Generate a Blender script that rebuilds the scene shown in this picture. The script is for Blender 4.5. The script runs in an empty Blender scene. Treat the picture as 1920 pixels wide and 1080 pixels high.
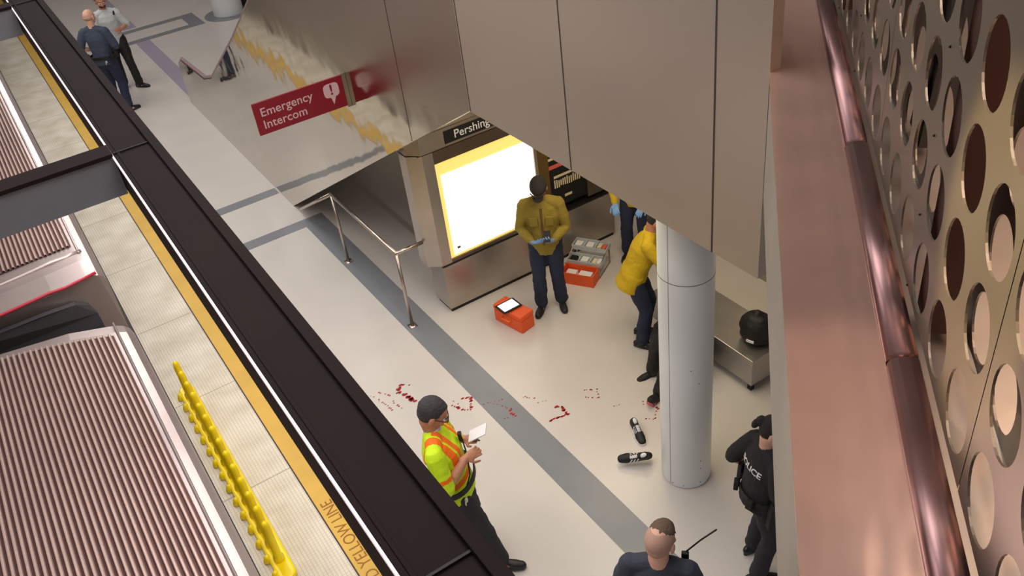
import bpy, bmesh, math, random
from mathutils import Vector, Matrix, noise
from mathutils.bvhtree import BVHTree
random.seed(4)
PI = math.pi
S_ = bpy.context.scene
COL = S_.collection
V = Vector

# ------------------------------------------------------------------ camera, world, lights, exposure
cam = bpy.data.objects.new('camera', bpy.data.cameras.new('camera'))
COL.objects.link(cam)
Rm = Matrix(((0.82991386, 0.39908911, -0.3898344), (-0.54632222, 0.43980271, -0.71281527), (-0.11302659, 0.80455047, 0.58302961)))
cam.matrix_world = Matrix.Translation((0, 0, 6.5)) @ Rm.to_4x4()
cam.data.sensor_width = 36.0
cam.data.lens = 1672.5 / 1920 * 36
cam.data.clip_start = 0.05
S_.camera = cam
S_.view_settings.view_transform = 'Standard'
S_.view_settings.look = 'None'
S_.view_settings.gamma = 1.0
S_.view_settings.exposure = 0.0
S_.view_settings.use_curve_mapping = False

def lin(c):
    return tuple(((v / 255) / 12.92 if v / 255 <= .04045 else ((v / 255 + .055) / 1.055) ** 2.4) for v in c)

W = bpy.data.worlds.new('hall_ambient'); S_.world = W; W.use_nodes = True
W.node_tree.nodes['Background'].inputs[0].default_value = (.95, .92, .95, 1)
W.node_tree.nodes['Background'].inputs[1].default_value = 0.34

def area(name, loc, size, power, color=(1, 1, 1), rot=(0, 0, 0), spread=None):
    l = bpy.data.lights.new(name, 'AREA'); l.shape = 'RECTANGLE'
    l.size, l.size_y = size; l.energy = power; l.color = color
    if spread: l.spread = spread
    o = bpy.data.objects.new(name, l); COL.objects.link(o); o.location = loc; o.rotation_euler = rot
    return o
for i, y in enumerate((4.5, 10.5, 17.0, 24.0)):                       # lamp banks in the hall ceiling over the platform
    area('hall_lamp_bank', (1.9, y, 8.3), (2.2, 3.6), 150, (1, .965, .94))
area('mezzanine_soffit_lamp', (4.4, 5.2, 3.5), (1.6, 1.6), 40, (1, .85, .60))
area('mezzanine_soffit_lamp', (5.0, 7.0, 3.5), (1.4, 0.6), 22, (1, .82, .54))
area('track_lamp_bank', (-1.0, 6.0, 8.2), (1.6, 5.0), 110, (1, .90, .86))

# ------------------------------------------------------------------ materials
def mat(name, c, rough=.6, metal=0.0, bump=0.0, bscale=30.0, var=0.0, vscale=4.0, emit=None, estr=0.0, stretch=None, spec=None, wave=0.0, wscale=1.0):
    m = bpy.data.materials.new(name); m.use_nodes = True
    nt = m.node_tree; N = nt.nodes; L = nt.links
    b = N['Principled BSDF']
    col = lin(c) + (1,)
    b.inputs['Base Color'].default_value = col
    b.inputs['Roughness'].default_value = rough
    b.inputs['Metallic'].default_value = metal
    if spec is not None: b.inputs['Specular IOR Level'].default_value = spec
    tc = N.new('ShaderNodeTexCoord'); src = tc.outputs['Object']
    if stretch:
        mp = N.new('ShaderNodeMapping'); mp.inputs['Scale'].default_value = stretch
        L.new(src, mp.inputs['Vector']); src = mp.outputs[0]
    n = N.new('ShaderNodeTexNoise'); n.inputs['Scale'].default_value = vscale; n.inputs['Detail'].default_value = 5
    L.new(src, n.inputs['Vector'])
    if var:
        r = N.new('ShaderNodeMix'); r.data_type = 'RGBA'; r.blend_type = 'MULTIPLY'
        r.inputs[0].default_value = 1.0
        r.inputs[6].default_value = col
        cr = N.new('ShaderNodeMapRange'); cr.inputs[1].default_value = .3; cr.inputs[2].default_value = .7
        cr.inputs[3].default_value = 1 - var; cr.inputs[4].default_value = 1 + var * .5
        L.new(n.outputs['Fac'], cr.inputs[0]); L.new(cr.outputs[0], r.inputs[7]); L.new(r.outputs[2], b.inputs['Base Color'])
    prev = None
    for st, sc, dist in ((bump, bscale, .01), (wave, wscale, .25)):
        if st:
            nb = N.new('ShaderNodeTexNoise'); nb.inputs['Scale'].default_value = sc; nb.inputs['Detail'].default_value = 2 if dist > .1 else 4
            L.new(src, nb.inputs['Vector'])
            bp = N.new('ShaderNodeBump'); bp.inputs['Strength'].default_value = st; bp.inputs['Distance'].default_value = dist
            L.new(nb.outputs['Fac'], bp.inputs['Height'])
            if prev: L.new(prev, bp.inputs['Normal'])
            prev = bp.outputs[0]
    if prev: L.new(prev, b.inputs['Normal'])
    if emit:
        b.inputs['Emission Color'].default_value = lin(emit) + (1,); b.inputs['Emission Strength'].default_value = estr
    return m

M = {}
def mm(k, *a, **kw): M[k] = mat(k, *a, **kw)
mm('terrazzo', (212, 206, 200), rough=.28, var=.05, vscale=1.2, bump=.02, bscale=60)
mm('stripe', (132, 135, 140), rough=.3, var=.06, vscale=3)
mm('mauve', (166, 158, 178), rough=.3, var=.05)
mm('yellow_strip', (218, 176, 78), rough=.6, var=.10, vscale=2.5, bump=.1, bscale=80)
mm('yellow_text', (150, 100, 30), rough=.7)
mm('edge_dark', (60, 50, 48), rough=.6)
mm('edge_pale', (214, 200, 150), rough=.6)
mm('beam', (30, 19, 18), rough=.75, var=.15, vscale=2, bump=.15, bscale=12, spec=.2)
mm('beam_side', (120, 124, 132), rough=.6, var=.05)
mm('lamp_lip', (240, 232, 232), rough=.4, emit=(255, 236, 240), estr=.40)
mm('steel', (196, 190, 180), rough=.06, metal=1.0, wave=.035, wscale=1.5, var=.03, vscale=.8)
mm('steel_brushed', (204, 194, 180), rough=.34, metal=.55, wave=.03, wscale=1.2, var=.03, vscale=.8)
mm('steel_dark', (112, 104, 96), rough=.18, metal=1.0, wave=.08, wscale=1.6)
mm('steel_satin', (196, 186, 176), rough=.30, metal=1.0, bump=.03, bscale=40, var=.08, vscale=3)
mm('steel_soft', (176, 168, 160), rough=.42, metal=.9, var=.08, vscale=3)
mm('handrail', (150, 126, 130), rough=.5)
mm('seam', (70, 62, 56), rough=.7)
mm('ledge', (206, 170, 158), rough=.20, metal=.7, var=.10, vscale=3.5, bump=.012, bscale=14)
mm('lip', (138, 108, 108), rough=.34, metal=.9, var=.12, vscale=5, stretch=(1, 1, 1))
mm('fascia', (176, 170, 160), rough=.45, metal=.4, var=.08, vscale=2)
mm('perf', (122, 114, 103), rough=.32, metal=.5, bump=.02, bscale=30, var=.06, vscale=3)
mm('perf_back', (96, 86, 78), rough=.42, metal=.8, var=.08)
mm('post_dark', (62, 34, 28), rough=.6)
mm('peach', (236, 196, 170), rough=.8, var=.04, vscale=1)
mm('black', (16, 15, 16), rough=.6)
mm('rubber', (26, 24, 26), rough=.7)
mm('void', (20, 17, 17), rough=.9)
mm('roof', (170, 156, 154), rough=.38, metal=.65, var=.10, vscale=3)
mm('roof_rib', (200, 176, 168), rough=.40, metal=.55, var=.08, vscale=5)
mm('roof_groove', (72, 42, 38), rough=.8)
mm('car_end', (150, 146, 144), rough=.4, metal=.5, var=.06)
mm('red_line', (176, 34, 56), rough=.5)
mm('window_dark', (74, 74, 80), rough=.25, spec=.6)
mm('post_yellow', (255, 226, 8), rough=.32, bump=.05, bscale=30)
mm('column', (234, 238, 240), rough=.30, var=.04, vscale=1.5)
mm('column_line', (120, 112, 110), rough=.7)
mm('sign_red', (134, 10, 30), rough=.45)
mm('white', (236, 236, 238), rough=.5)
mm('sign_text', (212, 176, 180), rough=.5)
mm('kiosk', (186, 178, 170), rough=.32, metal=.85, var=.12, vscale=2.5)
mm('kiosk_dark', (120, 108, 98), rough=.34, metal=.8, var=.1)
mm('poster_glow', (255, 250, 236), rough=.4, emit=(255, 250, 238), estr=.98)
mm('poster_edge', (240, 214, 120), rough=.4, emit=(246, 220, 124), estr=.72)
mm('olive', (112, 86, 44), rough=.4, metal=.3)
mm('cream', (230, 214, 180), rough=.6)
mm('coral', (226, 104, 92), rough=.6)
mm('orange', (238, 92, 34), rough=.5, bump=.1, bscale=30)
mm('screen', (228, 230, 244), rough=.2, emit=(226, 230, 250), estr=.55)
mm('bench', (176, 172, 168), rough=.3, metal=.8, var=.06)
mm('stain', (156, 16, 28), rough=.25)
mm('skin', (222, 172, 150), rough=.55)
mm('skin_tan', (190, 132, 104), rough=.55)
mm('skin_brown', (120, 82, 64), rough=.55)
mm('navy', (34, 42, 66), rough=.85, bump=.3, bscale=60)
mm('navy_shirt', (62, 72, 92), rough=.85, bump=.3, bscale=60)
mm('navy_shirt2', (58, 62, 76), rough=.85, bump=.3, bscale=60)
mm('uniform_black', (34, 34, 38), rough=.85, bump=.3, bscale=60)
mm('trouser_dark', (44, 44, 50), rough=.85, bump=.3, bscale=60)
mm('grey_shirt', (196, 202, 204), rough=.85, bump=.3, bscale=60)
mm('collar', (206, 196, 214), rough=.8)
mm('emt_jacket', (150, 130, 48), rough=.8, bump=.4, bscale=40, var=.10, vscale=5)
mm('emt_jacket2', (206, 172, 22), rough=.8, bump=.4, bscale=40, var=.10, vscale=5)
mm('lime', (208, 244, 22), rough=.7, bump=.2, bscale=50)
mm('vest_orange', (255, 118, 18), rough=.7)
mm('glove', (120, 166, 222), rough=.5)
mm('hair_dark', (44, 38, 40), rough=.8, bump=.6, bscale=120)
mm('hair_grey', (62, 58, 62), rough=.8, bump=.6, bscale=120, var=.2, vscale=30)
mm('hair_brown', (104, 84, 68), rough=.8, bump=.6, bscale=120)
mm('hair_fuzz', (190, 150, 134), rough=.8, bump=.4, bscale=160)
mm('shoe_black', (26, 25, 28), rough=.45)
mm('eye', (240, 238, 236), rough=.3)
mm('lip_skin', (176, 100, 92), rough=.5)
mm('sock', (228, 120, 130), rough=.8)
mm('badge', (206, 204, 200), rough=.3, metal=.6)

def tile_mat():
    m = bpy.data.materials.new('tactile_tile'); m.use_nodes = True
    N = m.node_tree.nodes; L = m.node_tree.links; b = N['Principled BSDF']
    tc = N.new('ShaderNodeTexCoord'); sp = N.new('ShaderNodeSeparateXYZ'); L.new(tc.outputs['Object'], sp.inputs[0])
    def groove(out, pitch, wid):
        d = N.new('ShaderNodeMath'); d.operation = 'DIVIDE'; L.new(out, d.inputs[0]); d.inputs[1].default_value = pitch
        f = N.new('ShaderNodeMath'); f.operation = 'FRACT'; L.new(d.outputs[0], f.inputs[0])
        c = N.new('ShaderNodeMath'); c.operation = 'LESS_THAN'; L.new(f.outputs[0], c.inputs[0]); c.inputs[1].default_value = wid
        return c.outputs[0]
    gx = groove(sp.outputs[0], .034, .22); gy = groove(sp.outputs[1], .034, .22); gj = groove(sp.outputs[1], 1.72, .007)
    mx = N.new('ShaderNodeMath'); mx.operation = 'MAXIMUM'; L.new(gx, mx.inputs[0])
    q = N.new('ShaderNodeMath'); q.operation = 'MULTIPLY'; L.new(gy, q.inputs[0]); q.inputs[1].default_value = .55; L.new(q.outputs[0], mx.inputs[1])
    s = N.new('ShaderNodeMath'); s.operation = 'MULTIPLY'; L.new(mx.outputs[0], s.inputs[0]); s.inputs[1].default_value = .32
    j = N.new('ShaderNodeMath'); j.operation = 'MULTIPLY'; L.new(gj, j.inputs[0]); j.inputs[1].default_value = .7
    t = N.new('ShaderNodeMath'); t.operation = 'MAXIMUM'; L.new(s.outputs[0], t.inputs[0]); L.new(j.outputs[0], t.inputs[1])
    n = N.new('ShaderNodeTexNoise'); n.inputs['Scale'].default_value = 2.5; n.inputs['Detail'].default_value = 6; L.new(tc.outputs['Object'], n.inputs['Vector'])
    cr = N.new('ShaderNodeValToRGB'); cr.color_ramp.elements[0].position = .3; cr.color_ramp.elements[1].position = .75
    cr.color_ramp.elements[0].color = lin((206, 196, 176)) + (1,); cr.color_ramp.elements[1].color = lin((238, 232, 218)) + (1,)
    L.new(n.outputs['Fac'], cr.inputs[0])
    mix = N.new('ShaderNodeMix'); mix.data_type = 'RGBA'; L.new(t.outputs[0], mix.inputs[0]); L.new(cr.outputs[0], mix.inputs[6]); mix.inputs[7].default_value = lin((120, 104, 92)) + (1,)
    L.new(mix.outputs[2], b.inputs['Base Color']); b.inputs['Roughness'].default_value = .6
    return m
M['tile'] = tile_mat()
# the stair wall: polished low down, duller (hand rubbed) finish on its upper courses
nt = M['steel'].node_tree; tcn = nt.nodes.new('ShaderNodeTexCoord'); spn = nt.nodes.new('ShaderNodeSeparateXYZ'); mrn = nt.nodes.new('ShaderNodeMapRange')
nt.links.new(tcn.outputs['Object'], spn.inputs[0]); nt.links.new(spn.outputs[2], mrn.inputs[0])
mrn.inputs[1].default_value = 3.0; mrn.inputs[2].default_value = 3.5; mrn.inputs[3].default_value = .06; mrn.inputs[4].default_value = .36
nt.links.new(mrn.outputs[0], nt.nodes['Principled BSDF'].inputs['Roughness'])

# ------------------------------------------------------------------ helpers
def link(name, me, mats, parent=None, smooth=False):
    o = bpy.data.objects.new(name, me); COL.objects.link(o)
    for m in (mats if isinstance(mats, (list, tuple)) else [mats]): me.materials.append(M[m] if isinstance(m, str) else m)
    if parent: o.parent = parent
    if smooth:
        for p in me.polygons: p.use_smooth = True
    return o
def fin(name, bm, mats, parent=None, smooth=False, bevel=0.0):
    bmesh.ops.recalc_face_normals(bm, faces=bm.faces)
    me = bpy.data.meshes.new(name); bm.to_mesh(me); bm.free()
    o = link(name, me, mats, parent, smooth)
    if bevel:
        b = o.modifiers.new('bevel', 'BEVEL'); b.width = bevel; b.segments = 2; b.limit_method = 'ANGLE'
    return o
def B(): return bmesh.new()
def box(bm, x0, x1, y0, y1, z0, z1, mi=0, T=None):
    vs = [bm.verts.new((x, y, z)) for x in (x0, x1) for y in (y0, y1) for z in (z0, z1)]
    if T is not None:
        for v in vs: v.co = T @ v.co
    for f in ((0, 1, 3, 2), (4, 6, 7, 5), (0, 4, 5, 1), (2, 3, 7, 6), (0, 2, 6, 4), (1, 5, 7, 3)):
        fc = bm.faces.new([vs[i] for i in f]); fc.material_index = mi
    return vs
def poly_prism(bm, pts, off, mi=0):
    """closed polygon (3d points) swept by the vector off"""
    off = V(off)
    a = [bm.verts.new(V(p)) for p in pts]; b = [bm.verts.new(V(p) + off) for p in pts]
    n = len(a); fs = [bm.faces.new(a), bm.faces.new(b[::-1])]
    for i in range(n): fs.append(bm.faces.new((a[i], b[i], b[(i + 1) % n], a[(i + 1) % n])))
    for f in fs: f.material_index = mi
def loft(bm, pts, rad, side=(1, 0, 0), seg=14, mi=0, caps=True):
    pts = [V(p) for p in pts]; rad = [(r, r) if not isinstance(r, (tuple, list)) else r for r in rad]
    side = V(side)
    n = len(pts); rings = []
    T = []
    for i in range(n):
        t = (pts[min(i + 1, n - 1)] - pts[max(i - 1, 0)]); T.append(t.normalized())
    P = list(zip(pts, rad, T))
    if caps:
        a, r, t = P[0]; m = min(r)
        pre = [(a - t * m * .97, (r[0] * .25, r[1] * .25), t), (a - t * m * .7, (r[0] * .7, r[1] * .7), t)]
        e, r2, t2 = P[-1]; m2 = min(r2)
        post = [(e + t2 * m2 * .7, (r2[0] * .7, r2[1] * .7), t2), (e + t2 * m2 * .97, (r2[0] * .25, r2[1] * .25), t2)]
        P = pre + P + post
    for p, r, t in P:
        s = side - t * side.dot(t)
        if s.length < 1e-3: s = t.orthogonal()
        s.normalize(); u = t.cross(s)
        rings.append([bm.verts.new(p + s * (r[0] * math.cos(k * 2 * PI / seg)) + u * (r[1] * math.sin(k * 2 * PI / seg))) for k in range(seg)])
    for i in range(len(rings) - 1):
        for k in range(seg):
            f = bm.faces.new((rings[i][k], rings[i][(k + 1) % seg], rings[i + 1][(k + 1) % seg], rings[i + 1][k])); f.material_index = mi
    f = bm.faces.new(rings[0][::-1]); f.material_index = mi
    f = bm.faces.new(rings[-1]); f.material_index = mi
def tube(bm, pts, r, seg=10, mi=0): loft(bm, pts, [r] * len(pts), side=(.31, .2, .93), seg=seg, mi=mi, caps=False)
def ell(bm, c, r, F=None, seg=16, mi=0):
    """ellipsoid, F = 3x3 frame with columns x, y, z"""
    mtx = Matrix.Translation(V(c)) @ (F.to_4x4() if F is not None else Matrix.Identity(4)) @ Matrix.Diagonal((r[0], r[1], r[2], 1))
    g = bmesh.ops.create_uvsphere(bm, u_segments=seg, v_segments=max(8, seg * 2 // 3), radius=1, matrix=mtx)
    for v in g['verts']:
        for f in v.link_faces: f.material_index = mi
def tag(o, label=None, cat=None, group=None, kind=None):
    if label: o['label'] = label
    if cat: o['category'] = cat
    if group: o['group'] = group
    if kind: o['kind'] = kind
    return o
def empty(name, loc, rz=0, label=None, cat=None, group=None):
    o = bpy.data.objects.new(name, None); COL.objects.link(o); o.location = loc; o.rotation_euler = (0, 0, rz)
    o.empty_display_size = .1
    return tag(o, label, cat, group)
def struct(o): o['kind'] = 'structure'; return o
def meshed(o_tmp):
    dg = bpy.context.evaluated_depsgraph_get(); dg.update()
    me = bpy.data.meshes.new_from_object(o_tmp.evaluated_get(dg))
    return me
def text_mesh(s, size, ext=.001, align='CENTER', spacing=1.0, bold=0.0):
    c = bpy.data.curves.new('t', 'FONT'); c.body = s; c.size = size; c.extrude = ext; c.align_x = align; c.align_y = 'CENTER'; c.space_character = spacing; c.offset = bold
    o = bpy.data.objects.new('t', c); COL.objects.link(o)
    me = meshed(o); bpy.data.objects.remove(o); me.materials.clear()
    return me
def place_mesh(me, Mx):
    me.transform(Mx); return me
def frame(o, x, y, z):
    """matrix with origin o and axis columns"""
    m = Matrix((x, y, z)).transposed().to_4x4(); m.translation = V(o); return m
def voxel(name, bm, size, mats, parent=None, smooth=2, folds=0.0, fscale=7.0, paint=None):
    bmesh.ops.recalc_face_normals(bm, faces=bm.faces)
    me0 = bpy.data.meshes.new('tmp'); bm.to_mesh(me0); bm.free()
    t = bpy.data.objects.new('tmp', me0); COL.objects.link(t)
    r = t.modifiers.new('r', 'REMESH'); r.mode = 'VOXEL'; r.voxel_size = size
    if smooth:
        s = t.modifiers.new('s', 'SMOOTH'); s.iterations = smooth; s.factor = .5
    me = meshed(t); bpy.data.objects.remove(t); me.name = name; me.materials.clear()
    if folds:
        nrm = [v.normal.copy() for v in me.vertices]
        for v, vn in zip(me.vertices, nrm):
            p = v.co.copy()
            d = noise.noise(V((p.x * fscale, p.y * fscale, p.z * fscale * 1.6))) * .7 + abs(noise.noise(V((p.x * fscale * 2 + 5, p.y * fscale * 2, p.z * fscale * 2.6)))) * .6 - .2
            v.co = p + vn * d * folds
    o = link(name, me, mats, parent, True)
    if paint:
        for p in me.polygons: p.material_index = paint(p.center)
    return o

# ------------------------------------------------------------------ setting
X0 = 3.015                                                           # plane of the steel stair wall
b = B(); box(b, .22, 9.0, -3, 34, -.12, 0); struct(fin('floor', b, 'terrazzo'))
b = B(); box(b, -3.4, .14, -3, 34, -1.25, -1.15); o = fin('floor', b, 'void'); struct(o)
b = B(); box(b, .14, .22, -3, 34, -1.25, -.02); struct(fin('trim_1', b, 'edge_dark'))
b = B(); box(b, .225, .93, -2.9, 33.9, 0, .006); struct(fin('trim_2', b, 'tile'))
b = B()
box(b, .93, .945, -2.9, 33.9, 0, .007, 1); box(b, .945, 1.135, -2.9, 33.9, 0, .008, 0); box(b, 1.135, 1.15, -2.9, 33.9, 0, .007, 2); box(b, 1.15, 1.17, -2.9, 33.9, 0, .007, 1)
st = struct(fin('trim_3', b, ['yellow_strip', 'edge_dark', 'edge_pale']))
for y0 in (6.24,):                                         # words read while facing the track: they end at y0
    me = text_mesh('BEHIND YELLOW LINE', .165, .001, 'RIGHT', 1.0)
    xs = [v.co.x for v in me.vertices]; k = 1.52 / (max(xs) - min(xs))
    me.transform(Matrix.Diagonal((k, 1, 1, 1)))
    me.transform(frame((1.045, y0, .0085), (0, 1, 0), (-1, 0, 0), (0, 0, 1)))
    link('lettering', me, 'yellow_text', st)
def inlay(n, pts, m='stripe', z=.0015):
    b = B(); poly_prism(b, [(x, y, 0) for x, y in pts], (0, 0, z)); return struct(fin('trim_%d' % n, b, m))
inlay(4, [(2.925, -2), (3.26, -2), (3.26, 11.25), (2.925, 11.25)])
inlay(5, [(1.2, 12.53), (3.0, 12.53), (3.0, 12.75), (1.2, 12.75)])
inlay(6, [(1.2, 11.25), (3.26, 11.25), (3.26, 11.48), (1.2, 11.48)])
inlay(7, [(3.08, 23.2), (3.40, 23.2), (3.40, 33), (3.08, 33)], 'mauve')
inlay(8, [(3.08, 17.4), (3.40, 17.4), (3.40, 21.95), (3.08, 21.95)], 'mauve')
inlay(9, [(2.9, 22.85), (4.75, 22.85), (4.75, 23.1), (2.9, 23.1)])
inlay(10, [(2.9, 21.95), (4.75, 21.95), (4.75, 22.2), (2.9, 22.2)])
inlay(11, [(4.42, 22.2), (4.75, 22.2), (4.75, 22.85), (4.42, 22.85)])
b = B()
for k in range(28):
    a0 = k / 28 * 2 * PI; a1 = (k + 1) / 28 * 2 * PI
    poly_prism(b, [(5.45 + r * math.cos(a), 22.2 + r * math.sin(a), 0) for r, a in ((.36, a0), (.62, a0), (.62, a1), (.36, a1))], (0, 0, .0015))
struct(fin('trim_12', b, 'stripe'))
b = B(); box(b, -3.6, 9.2, 34, 34.2, -1.3, 9); struct(fin('wall_far', b, 'terrazzo'))
b = B(); box(b, 9.0, 9.2, -3, 34, -.1, 9); struct(fin('wall_right', b, 'terrazzo'))
b = B(); box(b, -3.6, -3.4, -3, 34, -1.3, 9); struct(fin('wall_left', b, 'steel_soft'))
b = B(); box(b, -3.6, 9.2, 8, 34.2, 9.0, 9.2); box(b, 3.2, 9.2, -3, 8, 9.0, 9.2); struct(fin('ceiling', b, 'fascia'))

# ---- steel stair wall: lower outline follows the stair, upper outline its balustrade
outline = [(17.3, 0), (11.98, 0), (5.80, 3.565), (2.745, 3.565), (2.745, 5.65), (7.2, 5.65), (11.18, 3.31), (12.63, 2.44), (14.8, 1.23), (15.4, 1.04), (17.0, .96), (17.22, .84), (17.3, .66)]
stair = empty('stair_enclosure', (X0, 12, 0), 0, 'polished stainless steel stair enclosure whose sloped underside rises over the railing', 'stair')
def ST(bm, name, m, **k):
    bmesh.ops.translate(bm, vec=(-X0, -12, 0), verts=bm.verts); return fin(name, bm, m, stair, **k)
lowp = [(17.3, 0), (11.98, 0), (5.80, 3.565), (5.80, 5.65), (7.2, 5.65)] + outline[6:]
b = B(); poly_prism(b, [(X0, y, z) for y, z in lowp], (.07, 0, 0)); ST(b, 'steel_side_panel', 'steel')
b = B(); box(b, X0, X0 + .07, 2.745, 5.799, 3.565, 5.65); ST(b, 'steel_side_panel', 'steel_brushed')
for ys, zb, zt in ((5.78, 3.57, 5.65), (4.45, 3.565, 5.65), (3.10, 3.565, 5.65), (7.04, 2.86, 5.65)):
    b = B(); box(b, X0 - .0015, X0 + .001, ys - .006, ys + .006, zb, zt); ST(b, 'panel_seam', 'seam')
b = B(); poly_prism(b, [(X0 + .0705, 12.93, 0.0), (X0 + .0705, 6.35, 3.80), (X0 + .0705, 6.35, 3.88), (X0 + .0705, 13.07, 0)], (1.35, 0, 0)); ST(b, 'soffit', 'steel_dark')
b = B()
for i in range(27):                                                   # steps inside the enclosure
    y1 = 15.2 - i * .30; box(b, X0 + .0705, X0 + 1.42, y1 - .30, y1, (i) * .173 + .0, (i + 1) * .173)
ST(b, 'steps', 'steel_soft')
b = B(); poly_prism(b, [(X0 + 1.42, y, z) for y, z in [(17.3, 0), (12.93, 0), (6.9, 3.48), (6.9, 5.65)] + outline[5:]], (.07, 0, 0)); ST(b, 'steel_side_panel', 'steel')
b = B(); tube(b, [(X0 + .035, 16.95, .99), (X0 + .035, 15.4, 1.07), (X0 + .035, 14.8, 1.26), (X0 + .035, 12.63, 2.47), (X0 + .035, 7.25, 5.68)], .030); ST(b, 'handrail', 'handrail')

# ---- guard railing under the stair
rail = empty('guard_railing', (X0, 9.97, 0), 0, 'thin steel guard railing on two posts below the sloping stair', 'railing')
for y in (9.97, 8.12):
    b = B(); loft(b, [(0, y - 9.97, 0), (0, y - 9.97, 1.04)], [.021, .021], caps=False); box(b, -.05, .05, y - 10.02, y - 9.92, 0, .008); fin('post', b, 'steel_satin', rail, True)
b = B(); tube(b, [(0, 1.62, .12), (0, 0, 1.05)], .023); tube(b, [(0, .02, 1.05), (0, -1.85, 1.05)], .023); tube(b, [(-.02, -1.85, 1.05), (.345, -1.85, 1.05)], .023)
fin('top_rail', b, 'steel_satin', rail, True)

# ---- mezzanine slab and its fascia, at 45 degrees to the track
s2 = 2 ** .5
def RZ(s, o, z):  # along-parapet, offset to the right of it, height
    return V(((s + o) / s2, (s - o) / s2, z))
SA, SB = -1.5, 7.0
b = B(); poly_prism(b, [RZ(SA, .194, 4.09), RZ(SA, .194, 4.75), RZ(SA, .214, 4.75), RZ(SA, .214, 4.09)], RZ(SB, 0, 0) - RZ(SA, 0, 0)); struct(fin('wall_front', b, 'fascia'))
b = B(); poly_prism(b, [RZ(SA, .214, 4.55), RZ(SA, .214, 4.72), RZ(SA, 1.9, 4.72), RZ(SA, 1.9, 4.55)], RZ(SB, 0, 0) - RZ(SA, 0, 0)); struct(fin('floor', b, 'steel_soft'))
b = B(); poly_prism(b, [RZ(SA, .188, 4.735), RZ(SA, .188, 4.752), RZ(SA, .455, 4.752), RZ(SA, .455, 4.735)], RZ(SB, 0, 0) - RZ(SA, 0, 0)); struct(fin('trim_13', b, 'ledge'))
b = B()
box(b, 3.12, 9, -3, 2.9, 4.0, 4.08); box(b, 4.52, 9, 2.9, 8.4, 3.62, 3.70); box(b, 3.1, 4.52, 2.9, 5.75, 3.62, 3.70)
struct(fin('ceiling', b, 'fascia'))
for (sa, sb) in ((-1.4, .88), (.90, 2.02), (2.04, 3.30), (3.32, 6.9)):  # rounded curb pieces between joints
    b = B()
    prof = [(.455, 4.752), (.455, 4.768), (.462, 4.782), (.480, 4.792), (.510, 4.794), (.535, 4.786), (.542, 4.752)]
    poly_prism(b, [RZ(sa, o_, z_) for o_, z_ in prof], RZ(sb, 0, 0) - RZ(sa, 0, 0))
    tag(fin('curb_rail', b, 'lip', None, True), {-1.4: 'rounded dark steel curb piece at the near end beside the perforated guard', .90: 'rounded dark steel curb piece just below the first dark joint', 2.04: 'rounded dark steel curb piece just beyond the first dark joint beside the guard', 3.32: 'rounded dark steel curb piece at the far top end beside the perforated guard'}[sa], 'curb', 'curb pieces at the foot of the perforated guard')

# ---- perforated guard panels
PS, PZ, HR = .2655, .2485, .1015
def perf(s0, cols, off, z0, rows, th, skip=()):
    bm = B(); n = 28
    ds = V((1 / s2, 1 / s2, 0)); dn = V((1 / s2, -1 / s2, 0))
    cache = {}
    def vert(s, z, k):
        key = (round(s, 4), round(z, 4), k)
        if key not in cache: cache[key] = bm.verts.new(RZ(s, off + k * th, z))
        return cache[key]
    for i in range(cols):
        for j in range(rows):
            cs = s0 + PS * (i + .5); cz = z0 + PZ * (j + .5)
            lay = []
            for k in (0, 1):
                inn = []; out = []
                for q in range(n):
                    a = 2 * PI * q / n + PI / 4
                    c_, s_n = math.cos(a), math.sin(a)
                    inn.append(vert(cs + HR * c_, cz + HR * s_n, k))
                    mx_ = max(abs(c_), abs(s_n)); out.append(vert(cs + PS / 2 * c_ / mx_, cz + PZ / 2 * s_n / mx_, k))
                for q in range(n):
                    w = (q + 1) % n
                    bm.faces.new((inn[q], inn[w], out[w], out[q]))
                lay.append(inn)
            for q in range(n):
                w = (q + 1) % n
                f = bm.faces.new((lay[0][q], lay[0][w], lay[1][w], lay[1][q]))
    return bm
def panel(s0, cols, off, z0, rows, m, name, label, cat, holes=True):
    root = fin(name, perf(s0, cols, off, z0, rows, .006), m)
    tag(root, label, cat, 'perforated guard panels')
    if holes:
        for i in range(0, cols + 1):
            for j in range(rows):
                if 0 < i < cols and (i % 3 == 0):
                    b = B(); ell(b, RZ(s0 + PS * i, off - .0015, z0 + PZ * (j + .02)), (.004, .004, .004), None, 8); fin('screw', b, 'black', root)
    return root
ZB = 4.802
panel(1.5425, 6, .546, ZB, 10, 'perf', 'perforated_panel', 'perforated steel guard panel just beyond the slanting seam at right', 'guard panel')
panel(1.5375 - PS * 6, 6, .546, ZB, 10, 'perf', 'perforated_panel', 'perforated steel guard panel nearest the camera in the lower right corner', 'guard panel')
panel(1.5425 + PS * 6 + .004, 9, .546, ZB, 10, 'perf', 'perforated_panel', 'perforated steel guard panel farthest along beside the top of the ledge', 'guard panel')
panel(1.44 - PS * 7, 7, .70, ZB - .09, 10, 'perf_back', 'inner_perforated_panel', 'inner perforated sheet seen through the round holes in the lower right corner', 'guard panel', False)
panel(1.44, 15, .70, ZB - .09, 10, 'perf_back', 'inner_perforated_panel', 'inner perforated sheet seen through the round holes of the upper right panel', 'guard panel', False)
for s in (2.24, 4.9, -.42):
    b = B(); poly_prism(b, [RZ(s - .075, .575, 4.76), RZ(s + .075, .575, 4.76), RZ(s + .075, .66, 4.76), RZ(s - .075, .66, 4.76)], (0, 0, 2.6))
    tag(fin('guard_post', b, 'post_dark', None, False, .004), {2.24: 'dark brown post filling one column of holes behind the perforated panel', 4.9: 'dark brown post behind the far end of the perforated guard', -.42: 'dark brown post behind the near end of the perforated guard'}[s], 'post', 'posts behind the perforated guard')
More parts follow.
